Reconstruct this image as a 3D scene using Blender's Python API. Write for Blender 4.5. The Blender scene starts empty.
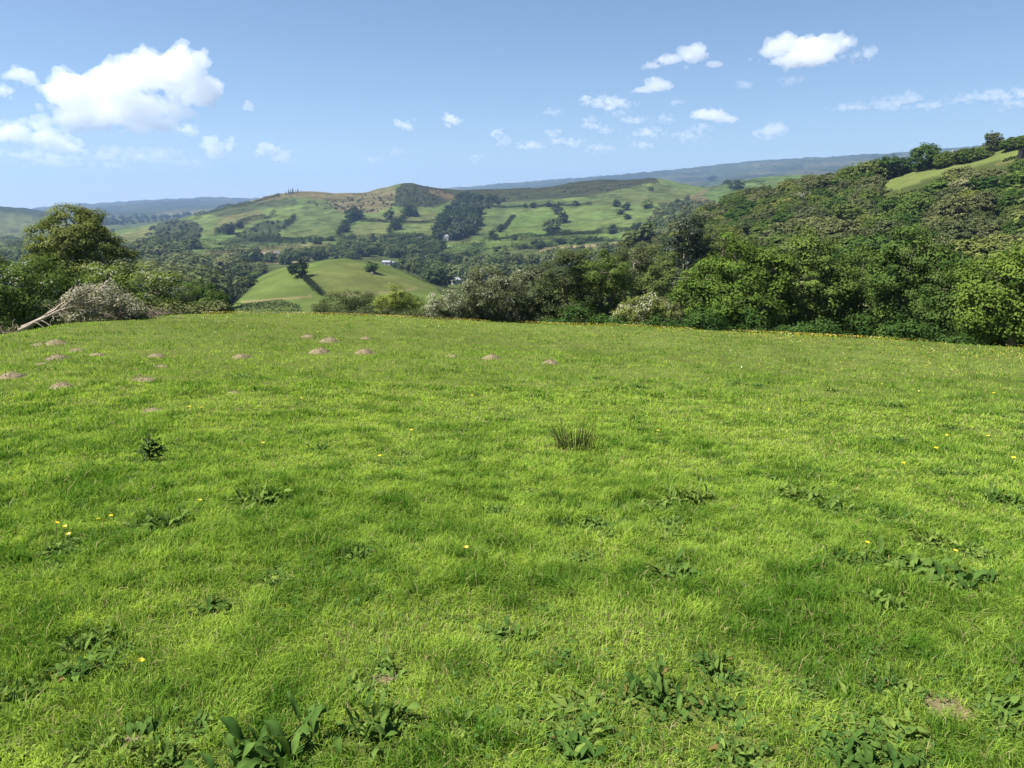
import bpy, math, random
import numpy as np
from mathutils import Vector

# ------------------------------------------------------------------ camera, sky, sun
random.seed(7)
RNG = np.random.default_rng(11)
SC = bpy.context.scene
COL = SC.collection
W, H, FPX = 1024, 768, 773.4
PITCH = math.radians(13.03)
EYE = 1.6

cam_d = bpy.data.cameras.new("camera")
cam_d.sensor_width = 36.0
cam_d.lens = FPX * 36.0 / W
cam_d.clip_start = 0.05
cam_d.clip_end = 80000
cam = bpy.data.objects.new("camera", cam_d)
cam.location = (0, 0, EYE)
cam.rotation_euler = (math.pi / 2 - PITCH, 0, 0)
COL.objects.link(cam)
SC.camera = cam

SUN_AZ, SUN_EL = math.radians(-104), math.radians(56)     # azimuth from +Y, negative is to the left
SUN_DIR = Vector((math.sin(SUN_AZ) * math.cos(SUN_EL), math.cos(SUN_AZ) * math.cos(SUN_EL), math.sin(SUN_EL)))
world = bpy.data.worlds.new("World")
SC.world = world
world.use_nodes = True
wn = world.node_tree
wn.nodes.clear()
sky = wn.nodes.new("ShaderNodeTexSky")
sky.sky_type = 'NISHITA'
sky.sun_disc = False
sky.sun_elevation = SUN_EL
sky.sun_rotation = SUN_AZ
sky.altitude = 1200
sky.air_density = 1.0
sky.dust_density = 0.15
sky.ozone_density = 3.2
bg = wn.nodes.new("ShaderNodeBackground")
bg.inputs[1].default_value = 0.05
wo = wn.nodes.new("ShaderNodeOutputWorld")
wn.links.new(sky.outputs[0], bg.inputs[0])
wn.links.new(bg.outputs[0], wo.inputs[0])

sun_l = bpy.data.lights.new("sun", 'SUN')
sun_l.energy = 5.0
sun_l.angle = math.radians(0.53)
sun_l.color = (1.0, 0.955, 0.88)
sun = bpy.data.objects.new("sun", sun_l)
sun.rotation_euler = SUN_DIR.to_track_quat('Z', 'Y').to_euler()
sun.location = (-60, 20, 90)
COL.objects.link(sun)

SC.view_settings.view_transform = 'Standard'
SC.view_settings.look = 'None'
SC.view_settings.gamma = 1.0
SC.view_settings.use_curve_mapping = False
SC.view_settings.exposure = 1.35
SC.render.engine = 'CYCLES'
cy = SC.cycles
cy.max_bounces = 24
cy.diffuse_bounces = 3
cy.glossy_bounces = 1
cy.transmission_bounces = 3
cy.volume_bounces = 24
cy.transparent_max_bounces = 8
cy.caustics_reflective = False
cy.caustics_refractive = False
cy.use_denoising = True
cy.sample_clamp_indirect = 6.0

# ------------------------------------------------------------------ helpers
def link(o, parent=None):
    COL.objects.link(o)
    if parent:
        o.parent = parent
    return o

def tag(o, label=None, cat=None, group=None, kind=None):
    if label: o["label"] = label
    if cat: o["category"] = cat
    if group: o["group"] = group
    if kind: o["kind"] = kind
    return o

def mesh_np(name, V, groups, mats, point_attr=None, face_attr=None, smooth=False):
    """V (n,3); groups: list of (faces (m,k), material index)"""
    me = bpy.data.meshes.new(name)
    V = np.asarray(V, np.float32)
    me.vertices.add(len(V))
    me.vertices.foreach_set("co", V.ravel())
    loops = np.concatenate([np.asarray(f, np.int32).ravel() for f, m in groups])
    tot = np.concatenate([np.full(len(f), f.shape[1], np.int32) for f, m in groups])
    mi = np.concatenate([np.full(len(f), m, np.int32) for f, m in groups])
    start = np.concatenate([[0], np.cumsum(tot)[:-1]]).astype(np.int32)
    me.loops.add(len(loops))
    me.loops.foreach_set("vertex_index", loops)
    me.polygons.add(len(tot))
    me.polygons.foreach_set("loop_start", start)
    me.polygons.foreach_set("loop_total", tot)
    me.polygons.foreach_set("material_index", mi)
    me.polygons.foreach_set("use_smooth", np.full(len(tot), smooth))
    for m in mats:
        me.materials.append(m)
    for attrs, dom in ((point_attr, 'POINT'), (face_attr, 'FACE')):
        for k, a in (attrs or {}).items():
            a = np.asarray(a, np.float32)
            if a.ndim == 1:
                at = me.attributes.new(k, 'FLOAT', dom)
                at.data.foreach_set("value", a)
            else:
                at = me.attributes.new(k, 'FLOAT_COLOR', dom)
                a4 = np.ones((len(a), 4), np.float32)
                a4[:, :3] = a
                at.data.foreach_set("color", a4.ravel())
    me.update()
    me.validate()
    return me

def obj(name, me, parent=None, loc=None):
    o = bpy.data.objects.new(name, me)
    if loc is not None:
        o.location = loc
    return link(o, parent)

def empty(name, loc):
    o = bpy.data.objects.new(name, None)
    o.empty_display_size = 0.2
    o.location = loc
    return link(o)

# 2-D value noise
def _hash(ix, iy, s):
    h = (ix.astype(np.int64) * 374761393 + iy.astype(np.int64) * 668265263 + s * 974634777) & 0xFFFFFFFF
    h = ((h ^ (h >> 13)) * 1274126177) & 0xFFFFFFFF
    h = (h ^ (h >> 16)) & 0xFFFFFFFF
    return h.astype(np.float64) / 0xFFFFFFFF

def vnoise(x, y, s=0):
    ix, iy = np.floor(x), np.floor(y)
    fx, fy = x - ix, y - iy
    fx = fx * fx * fx * (fx * (fx * 6 - 15) + 10)
    fy = fy * fy * fy * (fy * (fy * 6 - 15) + 10)
    a, b = _hash(ix, iy, s), _hash(ix + 1, iy, s)
    c, d = _hash(ix, iy + 1, s), _hash(ix + 1, iy + 1, s)
    return (a * (1 - fx) + b * fx) * (1 - fy) + (c * (1 - fx) + d * fx) * fy

def fbm(x, y, s=0, o=4):
    v, a, t = 0, 1.0, 0
    for i in range(o):
        v = v + a * vnoise(x * 2 ** i + 17.3 * i, y * 2 ** i - 9.1 * i, s + i)
        t += a
        a *= 0.5
    return v / t          # 0..1, mean 0.5

def sstep(a, b, x):
    t = np.clip((x - a) / (b - a), 0, 1)
    return t * t * (3 - 2 * t)

# ------------------------------------------------------------------ rays
CP, SP = math.cos(PITCH), math.sin(PITCH)
def ray(px, py):
    X = (np.asarray(px, float) - 512) / FPX
    Y = (384 - np.asarray(py, float)) / FPX
    dx = X
    dy = CP + Y * SP
    dz = -SP + Y * CP
    return np.arctan2(dx, dy), dz / np.hypot(dx, dy)      # azimuth, slope

def project(x, y, z):
    zz = z - EYE
    fw = y * CP - zz * SP
    up = y * SP + zz * CP
    fw = np.where(fw < 1e-3, 1e-3, fw)
    return 512 + FPX * x / fw, 384 - FPX * up / fw

def pchip_slopes(x, y):
    h = np.diff(x, axis=0); d = np.diff(y, axis=0) / h
    m = np.zeros_like(y)
    w1 = 2 * h[1:] + h[:-1]; w2 = h[1:] + 2 * h[:-1]
    same = d[:-1] * d[1:] > 0
    with np.errstate(divide='ignore', invalid='ignore'):
        hm = (w1 + w2) / (w1 / d[:-1] + w2 / d[1:])
    m[1:-1] = np.where(same, hm, 0)
    m[0] = d[0]; m[-1] = d[-1]
    return m

def pchip(x, y, q):
    x = np.asarray(x, float); y = np.asarray(y, float)
    m = pchip_slopes(x, y)
    q = np.clip(q, x[0], x[-1])
    i = np.clip(np.searchsorted(x, q) - 1, 0, len(x) - 2)
    h = x[i + 1] - x[i]; t = (q - x[i]) / h
    return ((2*t**3 - 3*t**2 + 1) * y[i] + (t**3 - 2*t**2 + t) * h * m[i]
            + (-2*t**3 + 3*t**2) * y[i+1] + (t**3 - t**2) * h * m[i+1])

# ------------------------------------------------------------------ terrain: surveyed profile lines
# each line: (px, py, distance) seen from the spot; turned into real azimuth, distance, height
AZT = np.radians(np.linspace(-44, 44, 881))
def line(pts):
    p = np.array(pts, float)
    az, sl = ray(p[:, 0], p[:, 1])
    o = np.argsort(az)
    az, sl, d = az[o], sl[o], p[o, 2]
    return pchip(az, d, AZT), pchip(az, EYE + sl * d, AZT)

A = line([(-150, 346, 29), (0, 336, 33), (60, 326, 37), (120, 319.5, 44), (200, 316, 52), (250, 315.5, 55), (300, 316, 55), (350, 317, 54), (400, 319, 52),
          (440, 321, 51), (500, 324, 50), (560, 326, 48), (620, 327.5, 47), (660, 329, 46), (700, 331, 45), (740, 333, 44), (800, 336, 43),
          (870, 340, 42), (940, 344, 41), (1024, 349, 40), (1180, 360, 36)])
z0 = (np.zeros_like(AZT) + 0.0, np.zeros_like(AZT))
L1 = (np.full_like(AZT, 7.0), A[1] / A[0] * 7.0 * 0.90)
L2 = (np.full_like(AZT, 18.0), A[1] / A[0] * 18.0 * 0.945)
B = (A[0] + 24, A[1] - 7.5)
C = line([(-150, 420, 120), (0, 400, 120), (200, 365, 130), (400, 365, 130), (560, 375, 120), (700, 385, 110), (870, 392, 105), (1024, 395, 105), (1180, 395, 105)])
D = line([(-150, 330, 300), (0, 322, 320), (120, 314, 360), (230, 309, 385), (300, 309, 385), (400, 309, 380), (450, 305, 370), (520, 303, 350), (580, 298, 310),
          (620, 290, 285), (660, 282, 265), (700, 270, 250), (740, 262, 240), (800, 255, 235), (870, 246, 230), (940, 240, 230), (1024, 232, 230), (1180, 220, 225)])
E = line([(-150, 290, 520), (0, 288, 520), (120, 284, 520), (200, 290, 520), (228, 299, 480), (245, 287, 490), (262, 275, 500), (280, 268.5, 505), (305, 264.5, 510), (330, 262, 515), (355, 263.5, 515),
          (385, 269, 515), (410, 277, 510), (432, 286, 500), (455, 292, 490), (500, 292, 480), (560, 285, 470), (610, 268, 460), (650, 246, 460), (690, 225, 465), (740, 200, 470), (800, 187, 470),
          (850, 181, 465), (880, 175, 460), (910, 168, 450), (950, 158, 440), (985, 150, 430), (1024, 139, 420), (1180, 95, 400)])
F = line([(-150, 287, 640), (0, 285, 640), (120, 280, 640), (200, 281, 640), (250, 287, 640), (305, 280, 640), (355, 278, 640), (410, 283, 640), (455, 285, 640), (500, 283, 640), (560, 280, 640),
          (610, 272, 640), (650, 262, 640), (690, 250, 640), (740, 235, 640), (800, 225, 640), (870, 222, 640), (940, 215, 640), (1024, 205, 640), (1180, 170, 640)])
G = line([(-150, 268, 880), (0, 268, 880), (120, 265, 880), (200, 264, 880), (300, 263, 880), (400, 263, 880), (470, 264, 880), (540, 258, 880), (600, 252, 880), (650, 243, 880), (700, 232, 900),
          (800, 215, 900), (1024, 215, 900), (1180, 200, 900)])
Hh = line([(-150, 255, 1080), (0, 254, 1080), (120, 250, 1080), (200, 249, 1080), (300, 248, 1080), (400, 247, 1080), (470, 243, 1080), (540, 240, 1080), (600, 236, 1080), (650, 228, 1080),
           (700, 215, 1100), (760, 203, 1100), (1024, 203, 1100), (1180, 200, 1100)])
I = line([(-150, 246, 1450), (0, 246, 1450), (90, 243, 1450), (120, 240, 1450), (150, 236, 1450), (200, 232, 1450), (250, 225, 1450), (300, 220, 1450), (350, 217, 1450), (400, 212, 1450), (450, 213, 1450),
          (500, 211, 1450), (560, 206, 1450), (620, 203, 1450), (660, 202, 1450), (700, 200, 1450), (760, 192, 1450), (1024, 190, 1450), (1180, 190, 1450)])
J = line([(-150, 238, 1950), (0, 238, 1950), (90, 238, 1950), (115, 233, 1950), (150, 226, 1950), (200, 214, 1950), (250, 202, 1950), (280, 194, 1950), (310, 190.5, 1950), (340, 193, 1950), (362, 194, 1950),
          (385, 188, 1950), (405, 184, 1950), (430, 187, 1950), (460, 191, 1950), (500, 190, 1950), (540, 188, 1950), (580, 183, 1950), (615, 180, 1950), (650, 179, 1950), (680, 184, 1950),
          (705, 187, 1950), (740, 181, 1950), (780, 177, 1950), (830, 175, 1950), (1024, 172, 1950), (1180, 172, 1950)])
K = line([(-150, 232, 2500), (0, 233, 2500), (90, 230, 2500), (150, 230, 2500), (250, 218, 2500), (350, 208, 2500), (450, 203, 2500), (600, 197, 2500), (650, 196, 2500), (705, 194, 2500), (780, 185, 2500), (1180, 185, 2500)])
L = line([(-150, 203, 3300), (0, 206.5, 3300), (25, 208, 3300), (45, 212, 3300), (70, 219, 3300), (100, 222, 3300), (150, 222, 3300), (250, 214, 3300), (400, 206, 3300), (600, 199, 3300), (700, 193, 3300), (1180, 188, 3300)])
M = line([(-150, 216, 5200), (0, 216, 5200), (90, 215, 5200), (200, 210, 5200), (400, 200, 5200), (480, 195, 5200), (600, 189, 5200), (700, 182, 5200), (850, 170, 5200), (1180, 165, 5200)])
N = line([(-150, 212, 9000), (0, 212, 9000), (40, 209, 9000), (70, 205.5, 9000), (95, 205, 9000), (130, 202.5, 9000), (165, 200, 9000), (215, 198.5, 9000), (270, 199, 9000), (380, 196, 9000), (480, 187, 9000), (520, 184, 9000), (560, 180, 9000), (590, 177.5, 9000),
          (640, 174, 9000), (680, 170, 9000), (735, 165, 9000), (760, 163.5, 9000), (800, 161, 9000), (850, 158, 9000), (900, 154, 9000), (1024, 147, 9000), (1180, 140, 9000)])
O = (np.full_like(AZT, 13500.0), N[1] - 180)
LD = np.array([l[0] for l in (z0, L1, L2, A, B, C, D, E, F, G, Hh, I, J, K, L, M, N, O)])
LZ = np.array([l[1] for l in (z0, L1, L2, A, B, C, D, E, F, G, Hh, I, J, K, L, M, N, O)])
LM = pchip_slopes(LD, LZ)
CREST_D = A[0]

def crest_d(az):
    return np.interp(az, AZT, CREST_D)

def profile(az, d):
    q = np.clip((az - AZT[0]) / (AZT[-1] - AZT[0]), 0, 0.999999) * (len(AZT) - 1)
    j = q.astype(int); f = q - j
    out = 0
    for jj, w in ((j, 1 - f), (j + 1, f)):
        r = np.full(np.shape(d), 0.0)
        for k in range(len(LD) - 1):
            x0, x1 = LD[k][jj], LD[k + 1][jj]
            m = (d >= x0) & ((d < x1) | (k == len(LD) - 2))
            h = x1 - x0
            t = np.clip((d - x0) / h, 0, 1)
            v = ((2*t**3 - 3*t**2 + 1) * LZ[k][jj] + (t**3 - 2*t**2 + t) * h * LM[k][jj]
                 + (-2*t**3 + 3*t**2) * LZ[k+1][jj] + (t**3 - t**2) * h * LM[k+1][jj])
            r = np.where(m, v, r)
        out = out + w * r
    return out

def ground(x, y):
    x = np.asarray(x, float); y = np.asarray(y, float)
    d = np.hypot(x, y); az = np.arctan2(x, y)
    z = profile(az, d)
    # behind the viewer the pasture keeps rising
    back = sstep(math.radians(55), math.radians(110), np.abs(az))
    up = np.minimum(0.1 * d, 30.0)
    z = z * (1 - back) + up * back
    nearw = sstep(0.5, 3, d) * (1 - sstep(60, 160, d))
    z = z + nearw * ((fbm(x / 1.3, y / 1.3, 3, 3) - 0.5) * 0.075 + (fbm(x / 6, y / 6, 8, 2) - 0.5) * 0.16 * sstep(4, 10, d) * (1 - sstep(24, 40, d) * 0.6))
    far = sstep(140, 420, d)
    lam = 90.0
    z = z + far * (fbm(x / lam, y / lam, 21, 4) - 0.5) * (4.0 + 0.004 * d)
    far2 = sstep(1500, 6000, d)
    z = z + far2 * (fbm(x / 900, y / 900, 31, 4) - 0.5) * 55
    return z

_DS = np.concatenate([np.geomspace(1.2, 60, 260), np.geomspace(60.5, 13400, 1100)])
def hit(px, py, dmin=0.0):
    """first ground point seen through each pixel"""
    px = np.atleast_1d(np.asarray(px, float)); py = np.atleast_1d(np.asarray(py, float))
    az, sl = ray(px, py)
    out = np.full((len(px), 3), np.nan)
    for s in range(0, len(px), 400):
        a = az[s:s+400, None]; b = sl[s:s+400, None]
        X = np.sin(a) * _DS; Y = np.cos(a) * _DS
        G_ = ground(X, Y) - (EYE + b * _DS)
        ok = (G_ > 0) & (_DS[None] >= dmin)
        k = np.argmax(ok, axis=1)
        has = ok.any(axis=1)
        kk = np.clip(k, 1, None)
        r = np.arange(len(k))
        g0, g1 = G_[r, kk - 1], G_[r, kk]
        t = np.where(g0 < 0, -g0 / np.where(g1 - g0 == 0, 1, g1 - g0), 1.0)
        d = _DS[kk - 1] + t * (_DS[kk] - _DS[kk - 1])
        x, y = np.sin(a[:, 0]) * d, np.cos(a[:, 0]) * d
        res = np.stack([x, y, ground(x, y)], 1)
        res[~has] = np.nan
        out[s:s+400] = res
    return out

def at(px, d):
    """ground point in the direction of column px, d metres away"""
    az = ray(px, 330)[0]
    x, y = math.sin(az) * d, math.cos(az) * d
    return np.array([x, y, float(ground(np.array([x]), np.array([y]))[0])])

# ------------------------------------------------------------------ materials
def nodemat(name):
    m = bpy.data.materials.new(name)
    m.use_nodes = True
    nt = m.node_tree
    nt.nodes.clear()
    out = nt.nodes.new("ShaderNodeOutputMaterial")
    return m, nt, out

def nd(nt, t, **kw):
    n = nt.nodes.new(t)
    for k, v in kw.items():
        setattr(n, k, v)
    return n

def mixc(nt, fac, a, b, blend='MIX'):
    n = nd(nt, "ShaderNodeMix", data_type='RGBA', blend_type=blend)
    for sock, v in ((n.inputs[0], fac), (n.inputs[6], a), (n.inputs[7], b)):
        if isinstance(v, (int, float)):
            sock.default_value = v
        elif isinstance(v, tuple):
            sock.default_value = (*v, 1)
        else:
            nt.links.new(v, sock)
    return n.outputs[2]

def foliage_mat(name, ca, cb, transl=0.3, gloss=0.0, rough=0.45, dead=None):
    """leaf colour runs from ca to cb by the per-leaf value 'tint', shifted a little per plant"""
    m, nt, out = nodemat(name)
    at_ = nd(nt, "ShaderNodeAttribute", attribute_name="tint")
    c = mixc(nt, at_.outputs["Fac"], ca, cb)
    oi = nd(nt, "ShaderNodeObjectInfo")
    mr = nd(nt, "ShaderNodeMapRange")
    mr.inputs[3].default_value = 0.72; mr.inputs[4].default_value = 1.28
    nt.links.new(oi.outputs["Random"], mr.inputs[0])
    hs = nd(nt, "ShaderNodeHueSaturation")
    nt.links.new(c, hs.inputs["Color"]); nt.links.new(mr.outputs[0], hs.inputs["Value"])
    mr2 = nd(nt, "ShaderNodeMapRange")
    mr2.inputs[3].default_value = 0.52; mr2.inputs[4].default_value = 0.48
    nt.links.new(oi.outputs["Random"], mr2.inputs[0]); nt.links.new(mr2.outputs[0], hs.inputs["Hue"])
    c = hs.outputs[0]
    if dead:
        gt = nd(nt, "ShaderNodeMath", operation='GREATER_THAN'); gt.inputs[1].default_value = 1.5
        nt.links.new(at_.outputs["Fac"], gt.inputs[0])
        c = mixc(nt, gt.outputs[0], c, dead)
    df = nd(nt, "ShaderNodeBsdfDiffuse"); nt.links.new(c, df.inputs[0])
    sh = df.outputs[0]
    if transl > 0:
        tr = nd(nt, "ShaderNodeBsdfTranslucent")
        tc = mixc(nt, 0.55, c, (1.0, 1.0, 0.35), 'MULTIPLY')
        hs2 = nd(nt, "ShaderNodeHueSaturation"); hs2.inputs["Value"].default_value = 1.35
        nt.links.new(tc, hs2.inputs["Color"]); nt.links.new(hs2.outputs[0], tr.inputs[0])
        mx = nd(nt, "ShaderNodeMixShader"); mx.inputs[0].default_value = transl
        nt.links.new(sh, mx.inputs[1]); nt.links.new(tr.outputs[0], mx.inputs[2]); sh = mx.outputs[0]
    if gloss > 0:
        gl = nd(nt, "ShaderNodeBsdfGlossy"); gl.inputs["Roughness"].default_value = rough
        gl.inputs[0].default_value = (0.9, 0.95, 1, 1)
        mx = nd(nt, "ShaderNodeMixShader"); mx.inputs[0].default_value = gloss
        nt.links.new(sh, mx.inputs[1]); nt.links.new(gl.outputs[0], mx.inputs[2]); sh = mx.outputs[0]
    nt.links.new(sh, out.inputs[0])
    return m

def noisy_mat(name, ca, cb, scale=4.0, bump=0.0, rough=0.9, detail=5):
    m, nt, out = nodemat(name)
    tc = nd(nt, "ShaderNodeTexCoord")
    nz = nd(nt, "ShaderNodeTexNoise"); nz.inputs["Scale"].default_value = scale; nz.inputs["Detail"].default_value = detail
    nt.links.new(tc.outputs["Object"], nz.inputs["Vector"])
    rp = nd(nt, "ShaderNodeMapRange"); rp.inputs[1].default_value = 0.32; rp.inputs[2].default_value = 0.68
    nt.links.new(nz.outputs["Fac"], rp.inputs[0])
    c = mixc(nt, rp.outputs[0], ca, cb)
    p = nd(nt, "ShaderNodeBsdfPrincipled"); p.inputs["Roughness"].default_value = rough
    p.inputs["Specular IOR Level"].default_value = 0.2
    nt.links.new(c, p.inputs["Base Color"])
    if bump:
        b = nd(nt, "ShaderNodeBump"); b.inputs["Strength"].default_value = bump; b.inputs["Distance"].default_value = 0.05
        nt.links.new(nz.outputs["Fac"], b.inputs["Height"]); nt.links.new(b.outputs[0], p.inputs["Normal"])
    nt.links.new(p.outputs[0], out.inputs[0])
    return m

BARK = noisy_mat("bark", (0.10, 0.08, 0.06), (0.20, 0.17, 0.13), 6.0, 0.5)
DEADWOOD = noisy_mat("pale_dead_wood", (0.20, 0.165, 0.125), (0.36, 0.31, 0.24), 5.0, 0.3)
SOIL = noisy_mat("molehill_soil", (0.105, 0.086, 0.044), (0.225, 0.188, 0.105), 22.0, 0.8)

# ------------------------------------------------------------------ ground sheet
def inpoly(px, py, poly):
    p = np.array(poly, float)
    n = len(p); r = np.zeros(np.shape(px), bool)
    j = n - 1
    for i in range(n):
        xi, yi, xj, yj = p[i, 0], p[i, 1], p[j, 0], p[j, 1]
        c = ((yi > py) != (yj > py)) & (px < (xj - xi) * (py - yi) / (yj - yi + 1e-9) + xi)
        r ^= c
        j = i
    return r

PASTURE = (0.105, 0.165, 0.040)
FIELD = (0.125, 0.180, 0.058)
ROUGH = (0.085, 0.115, 0.042)
HEATH = (0.052, 0.060, 0.032)
BRACKEN = (0.150, 0.138, 0.078)
SCRUB = (0.060, 0.075, 0.035)
HAY = (0.27, 0.235, 0.13)

COVER = [   # (polygon as surveyed from the viewpoint, dmin, dmax, colour)
    # slopes of the far hill
    ([(105, 245), (115, 231), (150, 224), (200, 212), (250, 200), (290, 190), (330, 190), (400, 182), (480, 188), (600, 180), (700, 180), (720, 200), (700, 232), (640, 245), (440, 262), (250, 262)], 1000, 2300, FIELD),
    ([(152, 228), (165, 220), (192, 220), (203, 228), (200, 238), (165, 242)], 1000, 2300, SCRUB),
    ([(110, 240), (125, 233), (150, 226), (152, 232), (140, 243)], 1000, 2300, (0.16, 0.18, 0.07)),
    ([(224, 246), (240, 232), (262, 221), (284, 221), (280, 231), (283, 243)], 1000, 2300, (0.062, 0.088, 0.045)),  # darker grey-green patch across the slope
    ([(205, 213), (248, 202), (296, 198), (296, 204), (262, 209), (222, 218)], 1000, 2300, (0.075, 0.10, 0.05)),
    ([(210, 232), (222, 217), (260, 210), (266, 216), (232, 230)], 1000, 2300, (0.15, 0.165, 0.07)),
    ([(296, 216), (306, 200), (328, 203), (346, 215), (352, 238), (283, 240), (285, 228)], 1000, 2300, (0.115, 0.16, 0.058)),
    ([(240, 206), (262, 197), (290, 190), (312, 187), (345, 192), (395, 187), (394, 206), (372, 214), (340, 211), (325, 200), (290, 197)], 1000, 2300, (0.165, 0.15, 0.075)),
    ([(330, 206), (345, 199), (372, 196), (392, 190), (393, 206), (366, 213), (340, 212)], 1000, 2300, BRACKEN),
    ([(394, 206), (396, 190), (402, 183), (412, 181), (432, 184), (448, 192), (452, 200), (436, 207), (410, 208)], 1000, 2300, HEATH),
    ([(425, 190), (440, 190), (466, 194), (478, 201), (455, 203)], 1000, 2300, (0.13, 0.105, 0.06)),
    ([(430, 186), (470, 188), (500, 188), (540, 186), (580, 181), (620, 178), (654, 177), (660, 182), (632, 189.5), (590, 196), (550, 200), (500, 203), (476, 206), (455, 196)], 1000, 2300, HEATH),
    ([(458, 202), (478, 206), (484, 222), (470, 242), (436, 242), (432, 232), (446, 214)], 1000, 2300, SCRUB),
    ([(484, 206), (552, 199), (556, 206), (486, 212)], 1000, 2300, (0.095, 0.135, 0.055)),
    ([(688, 196), (706, 190), (722, 197), (724, 208), (700, 210), (688, 204)], 1000, 2300, BRACKEN),
    ([(655, 200), (690, 194), (690, 212), (664, 212)], 1000, 2300, SCRUB),
    ([(442, 250), (500, 242), (560, 238), (642, 231), (642, 238), (560, 244), (500, 247)], 600, 2300, (0.13, 0.20, 0.055)),
    ([(524, 258), (545, 248), (600, 243), (644, 240), (640, 247), (600, 250), (560, 259)], 600, 2300, HAY),
    ([(450, 264), (500, 254), (516, 254), (516, 260), (470, 268)], 600, 2300, (0.15, 0.175, 0.07)),
    ([(200, 256), (205, 251), (250, 248), (290, 243), (330, 242), (330, 247), (250, 253)], 600, 2300, (0.17, 0.18, 0.085)),
    ([(258, 263), (275, 256), (308, 252), (330, 252), (330, 258), (285, 264)], 600, 2300, (0.24, 0.21, 0.13)),
    ([(440, 286), (500, 276), (520, 282), (500, 290)], 300, 1000, FIELD),
    ([(360, 222), (388, 213), (412, 213), (438, 214), (438, 223), (400, 223)], 1000, 2300, (0.135, 0.16, 0.062)),
    ([(348, 238), (356, 224), (395, 224), (388, 238)], 1000, 2300, (0.15, 0.18, 0.07)),
    ([(392, 238), (402, 225), (437, 225), (432, 240)], 1000, 2300, (0.13, 0.175, 0.06)),
    ([(488, 239), (506, 225), (518, 213), (556, 209), (553, 236)], 1000, 2300, (0.12, 0.185, 0.052)),
    ([(484, 238), (470, 240), (484, 216), (514, 212), (500, 228)], 1000, 2300, (0.105, 0.15, 0.055)),
    ([(562, 234), (566, 207), (612, 204), (630, 228), (605, 232)], 1000, 2300, (0.125, 0.18, 0.056)),
    ([(556, 204), (590, 196), (650, 183), (690, 188), (688, 200), (640, 206)], 1000, 2300, (0.115, 0.15, 0.056)),
    # the green knoll
    ([(222, 312), (230, 300), (245, 285), (262, 273), (282, 266), (330, 258), (385, 264), (436, 288), (452, 312)], 330, 560, (0.135, 0.195, 0.052)),
    ([(303, 277), (330, 262), (350, 262), (436, 288), (380, 292), (325, 298)], 330, 560, (0.150, 0.188, 0.060)),
    ([(240, 301), (295, 296), (312, 295), (312, 297), (295, 299), (242, 303)], 330, 560, (0.24, 0.23, 0.11)),
    ([(342, 294), (400, 291), (416, 287), (417, 289), (400, 293), (344, 297)], 330, 560, (0.22, 0.215, 0.11)),
    ([(214, 287), (200, 284), (212, 276), (236, 275), (226, 287)], 330, 900, FIELD),
    # fields on the slope to the right
    ([(868, 186), (900, 172), (950, 156), (1000, 144), (1100, 116), (1100, 128), (1024, 155), (985, 164), (950, 172), (925, 180), (900, 190)], 230, 560, (0.17, 0.22, 0.07)),
    ([(985, 166), (1024, 154), (1100, 132), (1100, 150), (1024, 163)], 230, 520, (0.16, 0.165, 0.07)),
    ([(700, 195), (740, 178), (800, 175), (812, 182), (760, 195), (720, 204)], 1000, 2300, (0.10, 0.16, 0.055)),
    ([(214, 286), (203, 283), (212, 275), (238, 274), (230, 286)], 330, 1000, (0.16, 0.21, 0.07)),
    ([(240, 262), (262, 262), (262, 268), (244, 272)], 500, 1000, (0.17, 0.19, 0.08)),
    ([(150, 262), (172, 258), (182, 263), (160, 268)], 500, 1000, (0.14, 0.17, 0.07)),
    ([(500, 272), (530, 266), (546, 268), (520, 276)], 400, 1000, (0.14, 0.19, 0.07)),
    ([(440, 272), (452, 268), (470, 270), (456, 277)], 400, 1000, (0.15, 0.17, 0.08)),
    # far left
    ([(-100, 236), (-100, 214), (0, 214), (60, 220), (110, 226), (112, 240), (40, 240)], 2000, 4300, (0.12, 0.145, 0.06)),
    ([(-100, 215), (-100, 196), (30, 204), (60, 214), (60, 218), (0, 212)], 2000, 4300, (0.05, 0.065, 0.035)),
    ([(-10, 255), (0, 248), (30, 245), (58, 244), (36, 252), (12, 258)], 500, 2600, (0.15, 0.20, 0.07)),
    ([(-30, 242), (0, 239), (45, 239), (58, 242), (0, 245)], 500, 2600, (0.15, 0.19, 0.08)),
    ([(105, 248), (125, 244), (150, 243), (150, 247), (118, 250)], 500, 2600, (0.15, 0.18, 0.08)),
]

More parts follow.
